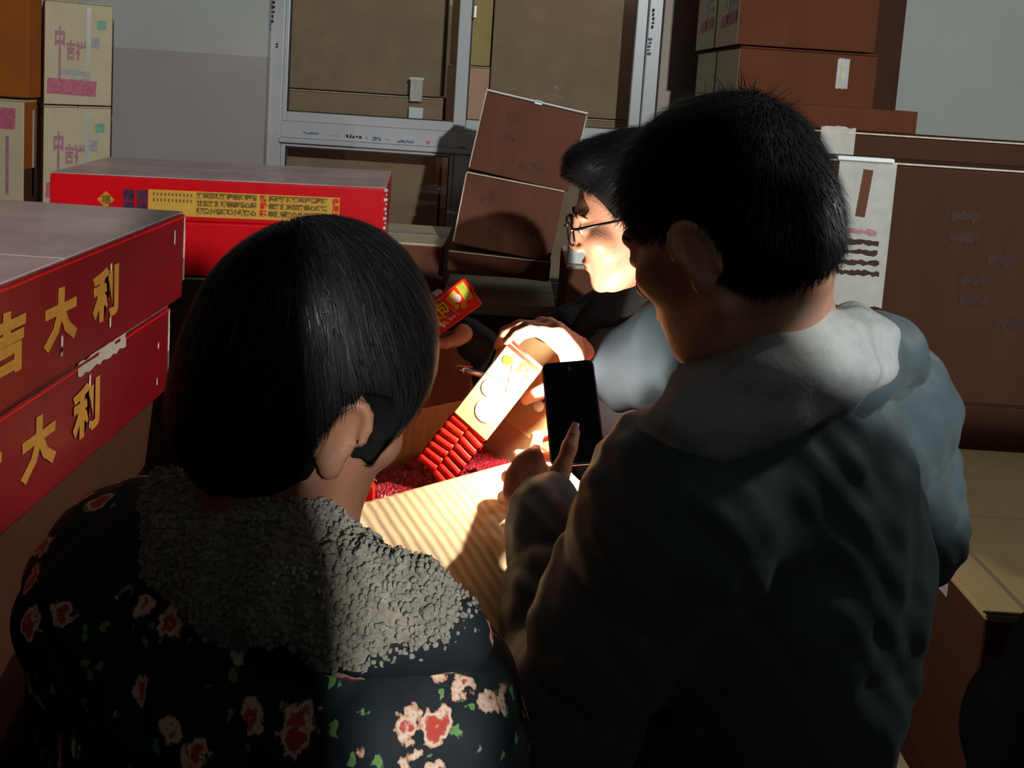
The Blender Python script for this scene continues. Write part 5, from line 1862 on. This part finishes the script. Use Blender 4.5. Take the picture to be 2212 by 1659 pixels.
solid_part('dark_jacket', jk2, 0.006, 'jacket_shaded', man2, wrinkle(0.005, 28, 41))
sl = [C(L2_['shL'] + (0.0, -0.012, -0.02), L2_['elL'], 0.098, 0.076, 0.04), C(L2_['elL'], P(1400, 808, 1.27), 0.070, 0.064, 0.03), C(P(1400, 808, 1.27), P(1256, 777, 1.28), 0.064, 0.058, 0.03),
      PL(-(np.array(P(1256, 775, 1.225)) - np.array(P(1400, 806, 1.185))) / np.linalg.norm(np.array(P(1256, 775, 1.225)) - np.array(P(1400, 806, 1.185))) * -1.0,
         float(np.array(P(1252, 775, 1.225)) @ ((np.array(P(1256, 775, 1.225)) - np.array(P(1400, 806, 1.185))) / np.linalg.norm(np.array(P(1256, 775, 1.225)) - np.array(P(1400, 806, 1.185))))), 0.004, 2)]
slv = solid_part('lit_sleeve', sl, 0.005, 'jacket_lit', man2, wrinkle(0.0085, 52, 51))[0]
hem = [E(P(1370, 930, 1.30), (0.13, 0.12, 0.12), None, 0.03)]
bmt = bmesh.new()
bmesh.ops.create_uvsphere(bmt, u_segments=16, v_segments=10, radius=0.0095)
bmt.transform(Matrix.Translation(P(1163, 877, 1.262)))
me = bpy.data.meshes.new('m')
bmt.to_mesh(me)
bmt.free()
link_mesh('drawstring_bead', me, 'upvc', man2, True, True)
link_mesh('drawstring', tube_mesh([P(1166, 872, 1.265), P(1200, 850, 1.28), P(1250, 842, 1.30)], 0.002, 6), 'jacket_shaded', man2, True, True)
legwear(J2, man2)

# the glasses
gl = thing('eyeglasses', 'black rectangular eyeglasses worn by the man behind the open carton', 'glasses', M2 @ Vector((0, 0.112, 0)))
GI = Matrix.Translation(gl.location).inverted()


def hp_(p):
    return GI @ (M2 @ Vector(p))


tl = 0.30      # the front leans with the lowered face
for sx in (-1, 1):
    ring = []
    for k in range(28):
        a = 2 * math.pi * k / 28
        cx, sz_ = math.cos(a), math.sin(a)
        x = math.copysign(abs(cx) ** 0.55, cx) * 0.0265
        z = math.copysign(abs(sz_) ** 0.55, sz_) * 0.0185
        ring.append((sx * 0.034 + x, 0.114 - 0.010 * abs((sx * 0.034 + x) / 0.062) ** 2 - z * 0.10, -0.003 + z))
    link_mesh('rim', tube_mesh([hp_(p) for p in ring], 0.0019, 8, True), 'black_plastic', gl, True)
    c = hp_((sx * 0.034, 0.1115, -0.003))
    lv = [c] + [hp_(p) for p in ring]
    link_mesh('lens', mesh_of(lv, [(0, i + 1, (i + 1) % 28 + 1) for i in range(28)]), 'lens_glass', gl, True)
    arm = [(sx * 0.0605, 0.105, 0.008), (sx * 0.074, 0.096, 0.0085), (sx * 0.080, 0.05, 0.0095), (sx * 0.081, 0.005, 0.009), (sx * 0.079, -0.02, 0.0), (sx * 0.077, -0.032, -0.018)]
    link_mesh('temple_arm', tube_mesh([hp_(p) for p in arm], [0.0024, 0.0026, 0.0022, 0.002, 0.002, 0.0016], 8), 'black_plastic', gl, True)
    hm = tube_mesh([hp_((sx * 0.058, 0.106, 0.008)), hp_((sx * 0.0635, 0.1045, 0.008))], 0.0030, 8)
    link_mesh('hinge', hm, 'silver', gl, True)
link_mesh('bridge', tube_mesh([hp_((-0.009, 0.113, 0.004)), hp_((0, 0.117, 0.0065)), hp_((0.009, 0.113, 0.004))], 0.0019, 8), 'black_plastic', gl, True)
